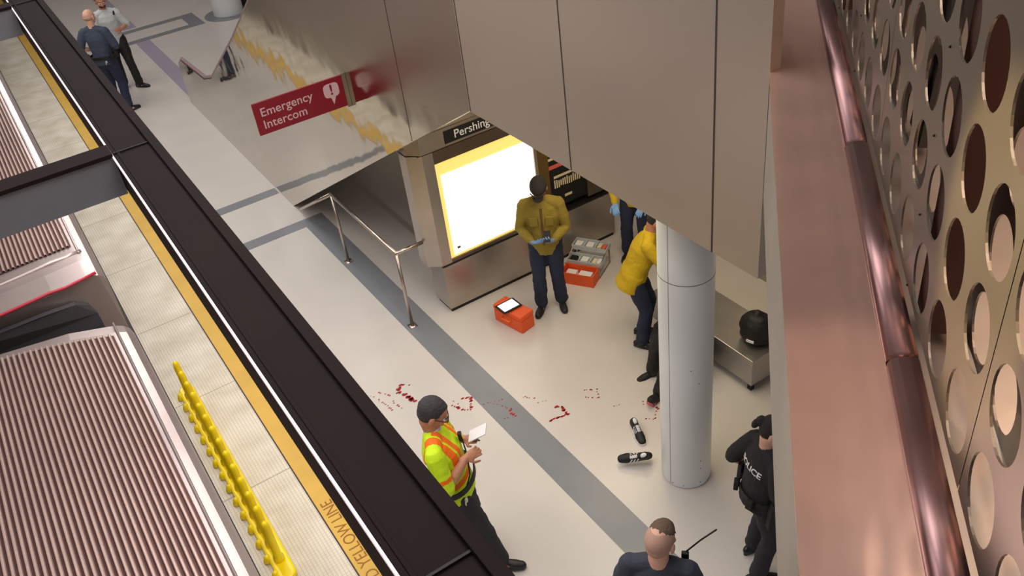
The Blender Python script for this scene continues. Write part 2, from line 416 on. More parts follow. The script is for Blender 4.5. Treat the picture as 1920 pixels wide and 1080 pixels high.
for s in (1.22, 3.3):
    b = B(); poly_prism(b, [RZ(s, .72, 4.76), RZ(s + .22, .72, 4.76), RZ(s - .32, .74, 7.2), RZ(s - .54, .74, 7.2)], RZ(0, .05, 0))
    tag(fin('guard_brace', b, 'black', None, False), {1.22: 'black slanting brace seen through the holes of the near panel', 3.3: 'black slanting brace behind the far perforated panel'}[s], 'brace')
b = B(); poly_prism(b, [RZ(-1.5, 1.9, 4.0), RZ(7.0, 1.9, 4.0), RZ(7.0, 2.0, 4.0), RZ(-1.5, 2.0, 4.0)], (0, 0, 5.0)); struct(fin('wall_back', b, 'peach'))
lw = area('stairwell_lamp', RZ(1.9, 1.0, 7.9), (3.6, .4), 215, (1, .80, .64))
lw.matrix_world = frame(RZ(1.9, 1.0, 7.9), (1 / s2, 1 / s2, 0), V((-.65 / s2, .65 / s2, .76)).cross(V((1 / s2, 1 / s2, 0))) * 1.0, V((-.65 / s2, .65 / s2, .76)))

sp = bpy.data.lights.new('added_panel_spot', 'SPOT'); sp.energy = 900; sp.color = (1, .74, .30); sp.spot_size = math.radians(13); sp.spot_blend = .30; sp.shadow_soft_size = .05  # unseen spot added to throw a warm yellow patch on the guard panel
so_ = bpy.data.objects.new('added_panel_spot', sp); COL.objects.link(so_); so_.location = (-.3, 2.6, 7.3)
so_.rotation_euler = (RZ(1.74, .546, 5.32) - V((-.3, 2.6, 7.3))).to_track_quat('-Z', 'Y').to_euler()

sp = bpy.data.lights.new('added_ledge_spot', 'SPOT'); sp.energy = 330; sp.color = (1, .70, .56); sp.spot_size = math.radians(15); sp.spot_blend = .7; sp.shadow_soft_size = .04  # extra pink light without a real fixture, added to brighten the ledge
so_ = bpy.data.objects.new('added_ledge_spot', sp); COL.objects.link(so_); so_.location = RZ(2.3, -.6, 8.1)
so_.rotation_euler = (RZ(1.84, .33, 4.75) - RZ(2.3, -.6, 8.1)).to_track_quat('-Z', 'Y').to_euler()

# ---- dark lighting beam above the platform edge
beam = empty('lighting_beam', (.6, 6.2, 3.7), 0, 'long dark brown overhead beam running above the yellow platform line', 'beam')
def BM(bm, name, m, **k):
    bmesh.ops.translate(bm, vec=(-.6, -6.2, -3.7), verts=bm.verts); return fin(name, bm, m, beam, **k)
b = B(); box(b, .475, .765, -2.5, 33.5, 3.7, 4.0); BM(b, 'girder', 'beam', bevel=.004)
b = B(); box(b, .715, .775, -2.5, 33.5, 4.0, 4.03); BM(b, 'edge_flange', 'beam', bevel=.003)
b = B(); box(b, .50, .52, -2.5, 33.5, 4.0, 4.008); BM(b, 'edge_flange', 'beam', bevel=.002)
for yj in (1.86, 6.2, 10.9):
    b = B(); box(b, .477, .763, yj - .006, yj + .006, 4.0, 4.012); BM(b, 'joint', 'black')
b = B(); box(b, .463, .474, -2.5, 33.5, 3.975, 3.995); BM(b, 'lamp_strip', 'lamp_lip')
for y in (1.8, 6.2, 10.87, 15.5, 20.2):
    lab = {1.8: 'nearest, only its joint shows at the bottom edge', 6.2: 'large, across the middle of the left edge', 10.87: 'small, in the top left corner'}.get(y)
    if y > 12 or y < 2: continue
    r = empty('cross_beam', (-1.2, y, 3.7), 0, 'grey sided cross beam with brown top flange, ' + lab, 'beam', 'cross beams over the train')
    b = B(); box(b, -2.2, 1.67, 0, .16, 0, .285); fin('web', b, 'beam_side', r)
    b = B(); box(b, -2.2, 1.67, -.015, .175, .286, .315); fin('top_flange', b, 'beam', r)
for y in (3.8, 8.6, 13.4, 18.2):
    area('platform_edge_lamp', (.44, y, 3.66), (.06, 4.4), 42, (1, .955, .90))

# ---- train cars
def car(y0, y1, label, gr, endy=None):
    r = empty('train_car', (-1.25, (y0 + y1) / 2, -1.0), 0, label, 'train car', gr)
    def L_(bm, name, m, **k):
        bmesh.ops.translate(bm, vec=(1.25, -(y0 + y1) / 2, 1.0), verts=bm.verts); return fin(name, bm, m, r, **k)
    # roof shell: cross-section with coved shoulders
    sec = [(.10, -.2), (.125, 1.9), (.132, 2.40), (.128, 2.50), (.115, 2.555), (.08, 2.588), (.03, 2.60), (-.01, 2.603), (-.30, 2.615), (-1.25, 2.63)]
    sec = sec + [(-2.5 - x, z) for x, z in sec[-2::-1]]
    bm = B(); n = len(sec); rings = []
    ys = [y0 + (y1 - y0) * t for t in (0, .5, 1)]
    # plan bow of the ends
    def yy(x, end):
        q = abs(x + 1.25) / 1.36
        d = .62 * (q ** 2)
        return (y1 - d * .55) if end else (y0 + d * .28)
    for j, t in enumerate((0, .012, .5, .988, 1)):
        ring = []
        for x, z in sec:
            a = yy(x, False); c = yy(x, True)
            y = a + (c - a) * t
            dz = -.05 if t in (0, 1) and z > 2.3 else 0
            ring.append(bm.verts.new((x, y, z + dz)))
        rings.append(ring)
    for i in range(4):
        for k in range(n - 1): bm.faces.new((rings[i][k], rings[i][k + 1], rings[i + 1][k + 1], rings[i + 1][k]))
    bm.faces.new(rings[0]); bm.faces.new(rings[-1][::-1])
    L_(bm, 'car_shell', 'roof', smooth=False)
    # ribs: one part, a corrugated sheet lying on the roof
    bm = B(); pitch = .0385; xs = -.015; rings = []
    ya, yb = y0 + .62, y1 - .22
    prof = []
    k = 0
    while xs - k * pitch > -2.46:
        x = xs - k * pitch
        zt = 2.603 + min(.027, max(0, (-.01 - x)) * .04) if x > -1.25 else 2.603 + min(.027, max(0, (x + 2.49)) * .04)
        prof += [(x, zt + .002, 1), (x - .015, zt + .002, 0), (x - .018, zt + .019, 0), (x - .022, zt + .023, 0), (x - .030, zt + .023, 0), (x - .034, zt + .019, 0), (x - .037, zt + .002, 1)]
        k += 1
    def ye(x, y, e):
        q = abs(x + 1.25) / 1.25
        return y - (.30 * q * q if e else -.10 * q * q)
    A = [bm.verts.new((x, ye(x, ya, 0), z)) for x, z, _ in prof]; C_ = [bm.verts.new((x, ye(x, yb, 1), z)) for x, z, _ in prof]
    for i in range(len(prof) - 1):
        f = bm.faces.new((A[i], A[i + 1], C_[i + 1], C_[i])); f.material_index = 1 if (prof[i][2] or prof[i][2] == 1) and i % 7 in (0, 6) else 0
    L_(bm, 'ribbed_roof', ['roof_rib', 'roof_groove'])
    # raised frame round the ribs and end cap ridges
    bm = B(); tube(bm, [(.02, y0 + .55, 2.607), (.02, y1 - .35, 2.607)], .010, 8); L_(bm, 'roof_edge_bead', 'roof', smooth=True)
    bm = B(); tube(bm, [(x, yy(x, False) + .43, 2.60 + (.02 if -2.3 < x < -.2 else 0)) for x in [.04 - i * .129 for i in range(21)]], .022, 8); L_(bm, 'end_ridge', 'roof', smooth=True)
    bm = B(); tube(bm, [(x, yy(x, False) + .012, 2.565 + (.02 if -2.3 < x < -.2 else 0)) for x in [.07 - i * .132 for i in range(21)]], .014, 8); L_(bm, 'red_line', 'red_line', smooth=True)
    # end face with dark window
    bm = B()
    yf = lambda x: yy(x, False) - .012
    pts = [(-.03, 1.2), (-.05, 2.22), (-.09, 2.33), (-.18, 2.39), (-.45, 2.43), (-1.25, 2.46), (-2.05, 2.43), (-2.32, 2.39), (-2.41, 2.33), (-2.45, 2.22), (-2.47, 1.2)]
    va = [bm.verts.new((x, yf(x), z)) for x, z in pts]; vb = [bm.verts.new((x, yf(x) + .06, z)) for x, z in pts]
    bm.faces.new(va); bm.faces.new(vb[::-1])
    for i in range(len(va)): bm.faces.new((va[i], vb[i], vb[(i + 1) % len(va)], va[(i + 1) % len(va)]))
    L_(bm, 'end_window', 'window_dark')
    return r
car(-9.0, 6.83, 'near train car with ribbed metal roof filling the lower left corner', 'train cars')
car(7.26, 30.0, 'far train car with ribbed metal roof passing under the cross beams', 'train cars')

# ---- yellow flexible posts guarding the gap between the cars
r = empty('gap_barrier', (.42, 7.2, 0), 0, 'bright yellow row of flexible posts on a base strip at the platform edge', 'barrier')
b = B()
n = 40
outl = []
for i in range(n + 1): outl.append((.085, -1.52 + 3.04 * i / n))
for i in range(9): a = PI * i / 8; outl.append((.085 * math.cos(a), 1.56 + .085 * math.sin(a)))
for i in range(n + 1): outl.append((-.085, 1.52 - 3.04 * i / n))
for i in range(9): a = PI + PI * i / 8; outl.append((.085 * math.cos(a), -1.56 + .085 * math.sin(a)))
cl = []
for p in outl:
    if not cl or (V(p) - V(cl[-1])).length > .002: cl.append(p)
poly_prism(b, [(x, y, 0.006) for x, y in cl], (0, 0, .07)); fin('base_strip', b, 'post_yellow', r, False, .02)
for i in range(14):
    y = 1.40 - i * .215
    b = B(); hh = .56
    loft(b, [(0, y, .07), (0, y, .12), (0, y, .14), (0, y, hh - .04), (0, y, hh)], [.052, .050, .036, .036, .033], seg=14); fin('flexible_post', b, 'post_yellow', r, True)
for i in range(15):
    y = 1.5 - i * .215
    b = B(); loft(b, [(-.085, y, .03), (-.085, y, .06)], [.045, .035], seg=12); fin('knob', b, 'post_yellow', r, True)

# ---- columns
def column(x, y, rad, hgt, label, seam_z):
    r = empty('column', (x, y, 0), 0, label, 'column')
    b = B(); seg = 48
    prof = [(rad - .01, 0), (rad, .03), (rad, hgt)]
    rings = [[b.verts.new((q * math.cos(2 * PI * k / seg), q * math.sin(2 * PI * k / seg), z)) for k in range(seg)] for q, z in prof]
    for i in range(len(rings) - 1):
        for k in range(seg): b.faces.new((rings[i][k], rings[i][(k + 1) % seg], rings[i + 1][(k + 1) % seg], rings[i + 1][k]))
    b.faces.new(rings[-1]); b.faces.new(rings[0][::-1])
    fin('shaft', b, 'column', r, True)
    if seam_z:
        b = B()
        for k in range(seg):
            a0, a1 = 2 * PI * k / seg, 2 * PI * (k + 1) / seg
            poly_prism(b, [(q * math.cos(a), q * math.sin(a), seam_z) for q, a in ((rad - .01, a0), (rad + .0015, a0), (rad + .0015, a1), (rad - .01, a1))], (0, 0, .006))
        fin('cladding_joint', b, 'column_line', r)
        a = math.radians(190)
        b = B(); box(b, -.002, .002, rad - .01, rad + .0012, .03, hgt, 0, Matrix.Rotation(a - PI / 2, 4, 'Z')); fin('vertical_seam', b, 'column_line', r)
        for da, z in ((222, .05), (196, .05), (262, .07), (256, 1.30), (238, 1.46), (262, .35), (262, .25)):
            a = math.radians(da); b = B(); ell(b, (rad * math.cos(a), rad * math.sin(a), z), (.006, .006, .004), None, 8); fin('scuff', b, 'column_line', r)
    return r
column(3.965, 4.355, .228, 3.60, 'round white clad column standing beside the two sneakers', 2.33)
column(5.42, 22.2, .36, 8.9, 'second round white column at the top edge by the stair top', 0)
b = B(); box(b, 5.86, 6.2, 22.3, 22.9, 0, 1.0); tag(fin('litter_bin', b, 'black', None, False, .03), 'black bin just beside the far white column at the top edge', 'bin')

# ---- emergency intercom blade sign
r = empty('hanging_sign', (2.5, 8.42, 2.80), 0, 'red blade sign with white words and a speech bubble, fixed to the steel stair wall', 'sign')
b = B(); box(b, -.50, .47, -.012, .012, 0, .335); fin('sign_board', b, 'sign_red', r, False, .002)
b = B(); box(b, .47, .512, -.014, .014, -.02, .345); fin('wall_bracket', b, 'steel_satin', r)
for side in (1, -1):
    mtx = frame((0, -.0135 * side, 0), (side, 0, 0), (0, 0, 1), (0, -side, 0))
    o0 = -.44 if side == 1 else -.42
    me = text_mesh('Emergency', .125, .0008, 'LEFT', 1.02, .001); me.transform(mtx @ Matrix.Translation((o0, .225, 0))); link('lettering', me, 'sign_text', r)
    me = text_mesh('Intercom', .125, .0008, 'LEFT', 1.02, .001); me.transform(mtx @ Matrix.Translation((o0, .095, 0))); link('lettering', me, 'sign_text', r)
    b = B(); c0 = .33 if side == 1 else .33
    pts = []
    for k in range(24):
        a = 2 * PI * k / 24; e = .55
        pts.append((c0 + .085 * math.copysign(abs(math.cos(a)) ** e, math.cos(a)), .215 + .075 * math.copysign(abs(math.sin(a)) ** e, math.sin(a))))
    i0 = 18
    pts = pts[:17] + [(c0 - .02, .14), (c0 + .0, .06), (c0 + .035, .14)] + pts[20:]
    poly_prism(b, [mtx @ V((x, y, 0)) for x, y in pts], mtx.to_3x3() @ V((0, 0, .001))); fin('speech_bubble', b, 'sign_text', r)
    me = text_mesh('!', .15, .0008, 'CENTER', 1, .003); me.transform(mtx @ Matrix.Translation((c0, .215, .0015))); link('lettering', me, 'sign_red', r)

# ---- information kiosk (front face y = 8.02)
KY = 8.02
r = empty('information_kiosk', (3.5, KY, 0), 0, 'stainless information kiosk with a glowing poster box and station name header', 'kiosk')
def K(bm, name, m, par=None, **k):
    bmesh.ops.translate(bm, vec=(-3.5, -KY, 0), verts=bm.verts); return fin(name, bm, m, par or r, **k)
def kbox(name, m, *a, par=None, **k):
    b = B(); box(b, *a); return K(b, name, m, par, **k)
kbox('base', 'kiosk', 3.51, 6.05, KY, KY + .36, .05, .655, bevel=.004)
kbox('plinth', 'black', 3.53, 6.03, KY + .015, KY + .34, 0, .05)
kbox('shadow_gap', 'black', 3.53, 6.03, KY + .012, KY + .34, .655, .685)
b = B(); poly_prism(b, [(3.37, KY + .12, .685), (3.51, KY + .0, .685), (3.64, KY + .0, .685), (3.64, KY + .40, .685), (3.51, KY + .40, .685), (3.37, KY + .30, .685)], (0, 0, 1.45)); K(b, 'end_post', 'kiosk')
kbox('lower_rail', 'kiosk_dark', 3.64, 4.96, KY, KY + .38, .685, .725)
kbox('upper_rail', 'kiosk_dark', 3.64, 4.96, KY, KY + .38, 1.985, 2.135)
kbox('cabinet_back', 'kiosk_dark', 3.64, 6.05, KY + .10, KY + .38, .725, 1.985)
kbox('right_post', 'kiosk', 4.925, 4.965, KY, KY + .38, .725, 1.985)
pg = kbox('poster_box', 'poster_glow', 3.70, 4.925, KY + .02, KY + .08, .755, 1.82)
kbox('glow_border', 'poster_edge', 3.64, 4.925, KY + .025, KY + .07, 1.82, 1.985, par=None)
kbox('glow_border', 'poster_edge', 3.64, 3.70, KY + .025, KY + .07, .725, 1.82)
kbox('glow_border', 'poster_edge', 3.70, 4.925, KY + .025, KY + .07, .725, .755)
kbox('poster_mark', 'olive', 3.75, 3.79, KY + .0185, KY + .022, .82, .85)
kbox('shadow_gap', 'black', 3.46, 6.0, KY + .01, KY + .38, 2.135, 2.155)
b = B(); poly_prism(b, [(3.37, KY + .12, 2.155), (3.49, KY - .02, 2.155), (6.05, KY - .02, 2.155), (6.05, KY + .44, 2.155), (3.49, KY + .44, 2.155), (3.37, KY + .32, 2.155)], (0, 0, .215)); K(b, 'header', 'kiosk')
b = B(); poly_prism(b, [(3.52, KY + .0, 2.37), (3.52, KY + .03, 2.44), (3.52, KY + .17, 2.47), (3.52, KY + .40, 2.47), (3.52, KY + .42, 2.37)], (2.5, 0, 0)); K(b, 'roof', 'kiosk_dark')
ns = kbox('name_strip', 'black', 3.80, 5.35, KY - .026, KY - .021, 2.185, 2.335)
me = text_mesh('Pershing Square', .135, .001, 'LEFT', 1.0, .001); me.transform(frame((.42, -.0275, 2.26), (1, 0, 0), (0, 0, 1), (0, -1, 0))); link('lettering', me, 'white', ns)
kbox('side_panel', 'olive', 4.965, 5.13, KY + .03, KY + .10, .725, 1.985)
pp = kbox('poster', 'black', 5.13, 5.68, KY + .05, KY + .10, .76, 1.90)
for z, x0, x1, m in ((1.42, 5.14, 5.40, 'cream'), (1.30, 5.14, 5.50, 'coral'), (1.16, 5.20, 5.60, 'cream'), (.86, 5.34, 5.45, 'cream')):
    b = B(); box(b, x0, x1, KY + .046, KY + .0505, z, z + (.05 if m == 'coral' else .032)); K(b, 'printed_band', m, pp)
random.seed(8)
for i in range(13):
    x = 5.20 + i * .031; b = B(); box(b, x, x + .017, KY + .046, KY + .0505, 1.02 + random.random() * .02, 1.11 + random.random() * .03, 0, None); K(b, 'printed_band', 'cream', pp)
kbox('side_panel', 'kiosk_dark', 5.68, 6.05, KY + .03, KY + .10, .725, 1.985)

# ---- bench with backpack
r = empty('bench', (5.16, 4.70, 0), 0, 'stainless box bench behind the white column with a black bag on it', 'bench')
b = B(); box(b, .02, .55, .02, 1.55, .10, .375); fin('body', b, 'bench', r, False, .004)
b = B(); box(b, 0, .57, 0, 1.57, .375, .45); fin('seat', b, 'bench', r, False, .006)
for x, y in ((.05, .05), (.47, .05), (.05, 1.45), (.47, 1.45)):
    b = B(); box(b, x, x + .05, y, y + .05, 0, .10); fin('leg', b, 'rubber', r)
b = B(); box(b, 6.7, 6.8, 2.95, 8.0, 0, 3.6); struct(fin('wall_right', b, 'steel_soft'))
b = B()
ell(b, (0, 0, .17), (.15, .19, .18)); ell(b, (0, 0, .07), (.14, .18, .07)); ell(b, (-.08, .0, .12), (.09, .14, .11)); ell(b, (.0, .0, .33), (.05, .05, .05))
bp = empty('backpack', (5.44, 4.92, .452), .3, 'black backpack with a small white tag slumped on the bench', 'bag')
voxel('bag_body', b, .010, 'black', bp, 2, .012)
b = B(); box(b, -.178, -.165, -.05, .03, .09, .115); fin('white_tag', b, 'white', bp)
b = B(); tube(b, [(.02, -.08, .30), (-.03, -.15, .22), (-.06, -.17, .08)], .014); fin('strap', b, 'rubber', bp, True)

# ---- orange case with tablet
cs = empty('orange_case', (3.99, 7.34, 0), math.radians(12), 'closed orange first aid box on the floor with a tablet on it', 'case')
b = B(); box(b, -.105, .105, -.23, .23, 0, .17); fin('case_body', b, 'orange', cs, False, .012)
b = B(); box(b, -.108, .108, -.233, .233, .172, .235); fin('lid', b, 'orange', cs, False, .014)
b = B(); tube(b, [(-.112, -.07, .13), (-.145, -.06, .13), (-.145, .06, .13), (-.112, .07, .13)], .009); fin('handle', b, 'vest_orange', cs, True)
tb = empty('tablet', (3.95, 7.37, .245), math.radians(2), 'tablet with a bright white screen lying on the orange box', 'tablet')
b = B(); box(b, -.13, .13, -.10, .10, 0, .014); fin('tablet_case', b, 'black', tb, False, .005)
b = B(); box(b, -.105, .105, -.078, .078, .0145, .016); fin('screen', b, 'screen', tb)

# ---- open tackle style medical kit
kt = empty('medical_kit', (5.24, 7.60, 0), math.atan2(-.85, .52), 'open orange medical kit with grey white trays of supplies beside the kiosk', 'medical kit')
def tray(bm, x0, x1, y0, y1, z, h, t=.008):
    box(bm, x0, x1, y0, y1, z, z + t)
    box(bm, x0, x1, y0, y0 + t, z + t, z + h); box(bm, x0, x1, y1 - t, y1, z + t, z + h)
    box(bm, x0, x0 + t, y0 + t, y1 - t, z + t, z + h); box(bm, x1 - t, x1, y0 + t, y1 - t, z + t, z + h)
b = B(); tray(b, -.22, .22, -.30, -.08, 0, .16, .012); fin('case_body', b, 'orange', kt)
b = B(); box(b, -.2, .2, -.285, -.095, .02, .03); box(b, -.18, -.05, -.27, -.12, .03, .10); box(b, .0, .16, -.26, -.14, .03, .12); fin('supplies', b, 'white', kt)
for i, (y0, z) in enumerate(((-.06, .13), (.14, .22))):
    b = B(); tray(b, -.23, .23, y0, y0 + .18, z, .06); box(b, -.08, -.073, y0, y0 + .18, z + .008, z + .055); box(b, .07, .077, y0, y0 + .18, z + .008, z + .055)
    tr = fin('tray', b, 'grey_shirt', kt)
    for (x, m) in ((-.20, 'black' if i == 0 else 'white'), (-.05, 'white'), (.10, 'cream'), (.16, 'coral' if i else 'white')):
        b = B(); box(b, x, x + .09 if x < 0 else x + .05, y0 + .03, y0 + .13, z + .01, z + .045 + random.random() * .02); fin('supply_packet', b, m, tr, False, .004)
for x in (-.226, .215):
    b = B(); box(b, x, x + .012, -.10, .30, .0, .012); box(b, x, x + .012, -.12, -.10, .10, .17); poly_prism(b, [(x, -.12, .15), (x, -.10, .15), (x, .26, .27), (x, .24, .27)], (.012, 0, 0)); box(b, x, x + .012, .26, .28, 0, .23); fin('hinge_arm', b, 'steel_satin', kt)

# ---- sneakers
def shoe_mesh(bm, F=None, big=1.0):
    F = F or Matrix.Identity(4)
    L_ = .285 * big
    def P(x, y, z): return F @ V((x * big, y * big, z * big))
    loft(bm, [P(0, -.115, .045), P(0, -.06, .05), P(0, 0, .047), P(.004, .07, .036), P(.004, .125, .028)], [(.033, .040), (.035, .045), (.036, .040), (.043, .032), (.034, .022)], side=(F.to_3x3() @ V((1, 0, 0))))
def sole_mesh(bm, F=None, z0=0, z1=.022, grow=.004, big=1.0):
    F = F or Matrix.Identity(4)
    pts = []
    for k in range(32):
        a = 2 * PI * k / 32
        y = math.sin(a) * .148; w = .036 + .011 * math.sin((y + .02) / .148 * 1.4)
        pts.append(V((math.cos(a) * (abs(math.cos(a)) ** -.25 if abs(math.cos(a)) > .05 else 1) * (w + grow) + .002, y, z0)) * big)
    off = V((0, 0, z1 - z0)) * big
    poly_prism(bm, [F @ p for p in pts], F.to_3x3() @ off)
def sneaker(loc, rz, label, tilt=0.0):
    r = empty('sneaker', loc, rz, label, 'shoe'); r.scale = (1.14, 1.14, 1.14)
    T = Matrix.Rotation(tilt, 4, 'Y')
    if tilt: T = Matrix.Translation((0, 0, .047)) @ T
    b = B(); sole_mesh(b, T); fin('sole', b, 'white', r, False, .004)
    b = B(); shoe_mesh(b, T); loft(b, [T @ V((0, -.09, .06)), T @ V((0, -.075, .088))], [(.031, .036), (.030, .040)])
    voxel('upper', b, .006, ['black'], r, 1)
    b = B(); loft(b, [T @ V((0, -.075, .082)), T @ V((0, -.07, .100))], [(.024, .034), (.022, .032)]); fin('lining', b, 'white', r, True)
    b = B(); loft(b, [T @ V((0, -.015, .094)), T @ V((0, .045, .074))], [(.014, .006), (.013, .006)], caps=False); fin('tongue', b, 'white', r, True)
    for sx in (-1, 1):
        for k in range(3):
            y = -.01 + k * .026
            b = B(); loft(b, [T @ V((sx * .040, y + .012, .025)), T @ V((sx * .036, y, .050)), T @ V((sx * .024, y - .012, .080))], [(.006, .003)] * 3, side=(0, 1, 0), seg=6); fin('side_stripe', b, 'white', r)
    for k in range(4):
        b = B(); y = -.008 + k * .016; z = .099 - k * .006; tube(b, [T @ V((-.018, y, z)), T @ V((0, y, z + .006)), T @ V((.018, y, z))], .003, 6); fin('lace', b, 'white', r, True)
    return r
sneaker((3.925, 5.01, 0), math.radians(161), 'upright black and white sneaker nearer the kiosk, toe pointing at the lower shoe')
sneaker((3.667, 4.747, 0), math.radians(60), 'black and white sneaker tilted over, lower of the pair, toe pointing left', math.radians(-34))

# ---- red marks on the floor
random.seed(11)
b = B()
MARKS = [((2.408, 7.256), (2.327, 7.178), 5, 0.03),
         ((2.327, 7.178), (2.378, 7.046), 5, 0.026),
         ((2.378, 7.046), (2.396, 6.931), 6, 0.026),
         ((2.426, 7.24), (2.473, 7.201), 2, 0.016),
         ((2.154, 7.336), (2.225, 7.186), 5, 0.012),
         ((2.1, 7.226), (2.147, 6.969), 9, 0.012),
         ((2.209, 7.09), (2.24, 6.933), 5, 0.011),
         ((2.039, 7.344), (2.069, 7.296), 2, 0.01),
         ((2.82, 6.616), (2.909, 6.584), 4, 0.018),
         ((2.9, 6.57), (2.831, 6.434), 6, 0.022),
         ((2.688, 6.598), (2.726, 6.503), 5, 0.018),
         ((2.726, 6.481), (2.806, 6.414), 4, 0.016),
         ((2.731, 6.648), (2.75, 6.589), 2, 0.01),
         ((2.95, 6.398), (3.14, 6.323), 6, 0.009),
         ((3.047, 6.337), (3.147, 6.126), 8, 0.01),
         ((3.117, 6.131), (3.116, 6.028), 4, 0.016),
         ((3.008, 6.067), (3.086, 6.033), 3, 0.009),
         ((3.335, 6.223), (3.413, 6.135), 5, 0.01),
         ((3.41, 6.031), (3.49, 6.006), 3, 0.009),
         ((3.529, 5.867), (3.576, 5.817), 4, 0.02),
         ((3.571, 5.811), (3.563, 5.704), 5, 0.02),
         ((3.545, 5.699), (3.376, 5.729), 8, 0.018),
         ((3.908, 5.877), (4.021, 5.792), 6, 0.01),
         ((3.838, 5.785), (3.949, 5.681), 5, 0.009),
         ((4.011, 5.779), (3.959, 5.694), 3, 0.013),
         ((3.97, 5.475), (4.04, 5.457), 3, 0.007),
         ((4.265, 5.35), (4.243, 5.306), 2, 0.01),
         ((4.303, 5.276), (4.31, 5.167), 5, 0.014),
         ((4.29, 5.144), (4.213, 5.088), 3, 0.012),
         ((4.116, 5.139), (4.168, 5.085), 4, 0.01)]
for (p, q, n, s) in MARKS:
    for i in range(n):
        t = (i + random.random() * .6) / max(1, n - 1)
        c = V((p[0] + (q[0] - p[0]) * t + random.uniform(-.008, .008), p[1] + (q[1] - p[1]) * t + random.uniform(-.008, .008), 0))
        k = s * random.uniform(.5, 1.15); a0 = random.random() * 6
        pts = [(c.x + k * math.cos(a0 + a) * (1 + .3 * random.random()), c.y + k * .6 * math.sin(a0 + a) * (1 + .3 * random.random()), .0018) for a in [j * 2 * PI / 9 for j in range(9)]]
        poly_prism(b, pts, (0, 0, .0008))
tag(fin('floor_stain', b, 'stain'), 'trail of small red marks across the pale floor and grey stripe', 'stain', None, 'stuff')
#FIGURES
# ------------------------------------------------------------------ people
def ik(a, c, l1, l2, pole):
    a, c = V(a), V(c); d = c - a; L = min(d.length, (l1 + l2) * .999); u = d.normalized()
    x = (l1 * l1 - l2 * l2 + L * L) / (2 * L); h = math.sqrt(max(l1 * l1 - x * x, 0))
    p = V(pole); p = (p - u * p.dot(u)).normalized()
    return a + u * x + p * h, a + u * L
def FR(f, up):
    """frame columns x (right), y (forward), z (up)"""
    f = V(f).normalized(); up = V(up); x = f.cross(up).normalized(); z = x.cross(f)
    return Matrix((x, f, z)).transposed()
def hand(bm, w, hd, pn, side, curl, k, gl=0.0):
    hd = V(hd).normalized(); pn = V(pn); pn = (pn - hd * pn.dot(hd)).normalized(); ac = hd.cross(pn).normalized() * side
    F = Matrix((ac, hd, pn)).transposed()
    ell(bm, w + hd * .048 * k, (.040 * k + gl, .054 * k + gl, .016 * k + gl), F, 14)
    loft(bm, [w - hd * .03 * k, w + hd * .03 * k], [(.027 * k + gl, .020 * k + gl), (.032 * k + gl, .017 * k + gl)], side=ac)
    for i in range(4):
        o = (-.029 + i * .0195) * k; ln = (.066, .078, .074, .060)[3 - i] * k
        p = w + hd * (.088 - .004 * abs(i - 1.5)) * k + ac * o; d = hd + ac * (i - 1.5) * .07
        pts = [p - hd * .02 * k]; a = 0
        pts.append(p.copy())
        for q, fr in enumerate((.42, .32, .26)):
            a += curl * (.55, .9, .7)[q] * (1 + .08 * (1.5 - i))
            dd = (d.normalized() * math.cos(a) + pn * math.sin(a)); p = p + dd * ln * fr; pts.append(p.copy())
        loft(bm, pts, [(.0092 * k + gl * .6)] * 2 + [.0088 * k + gl * .6, .0082 * k + gl * .6, .0074 * k + gl * .6], side=ac, seg=9)
    p = w + hd * .022 * k + ac * .030 * k
    t1 = (hd * .62 + ac * .72 + pn * .25).normalized(); t2 = (hd * .85 + ac * .25 + pn * (.25 + .35 * curl)).normalized()
    loft(bm, [p - t1 * .012, p + t1 * .038 * k, p + t1 * .038 * k + t2 * .030 * k, p + t1 * .036 * k + t2 * .054 * k], [.0125 * k + gl * .6, .0108 * k + gl * .6, .0098 * k + gl * .6, .0085 * k + gl * .6], side=pn, seg=9)

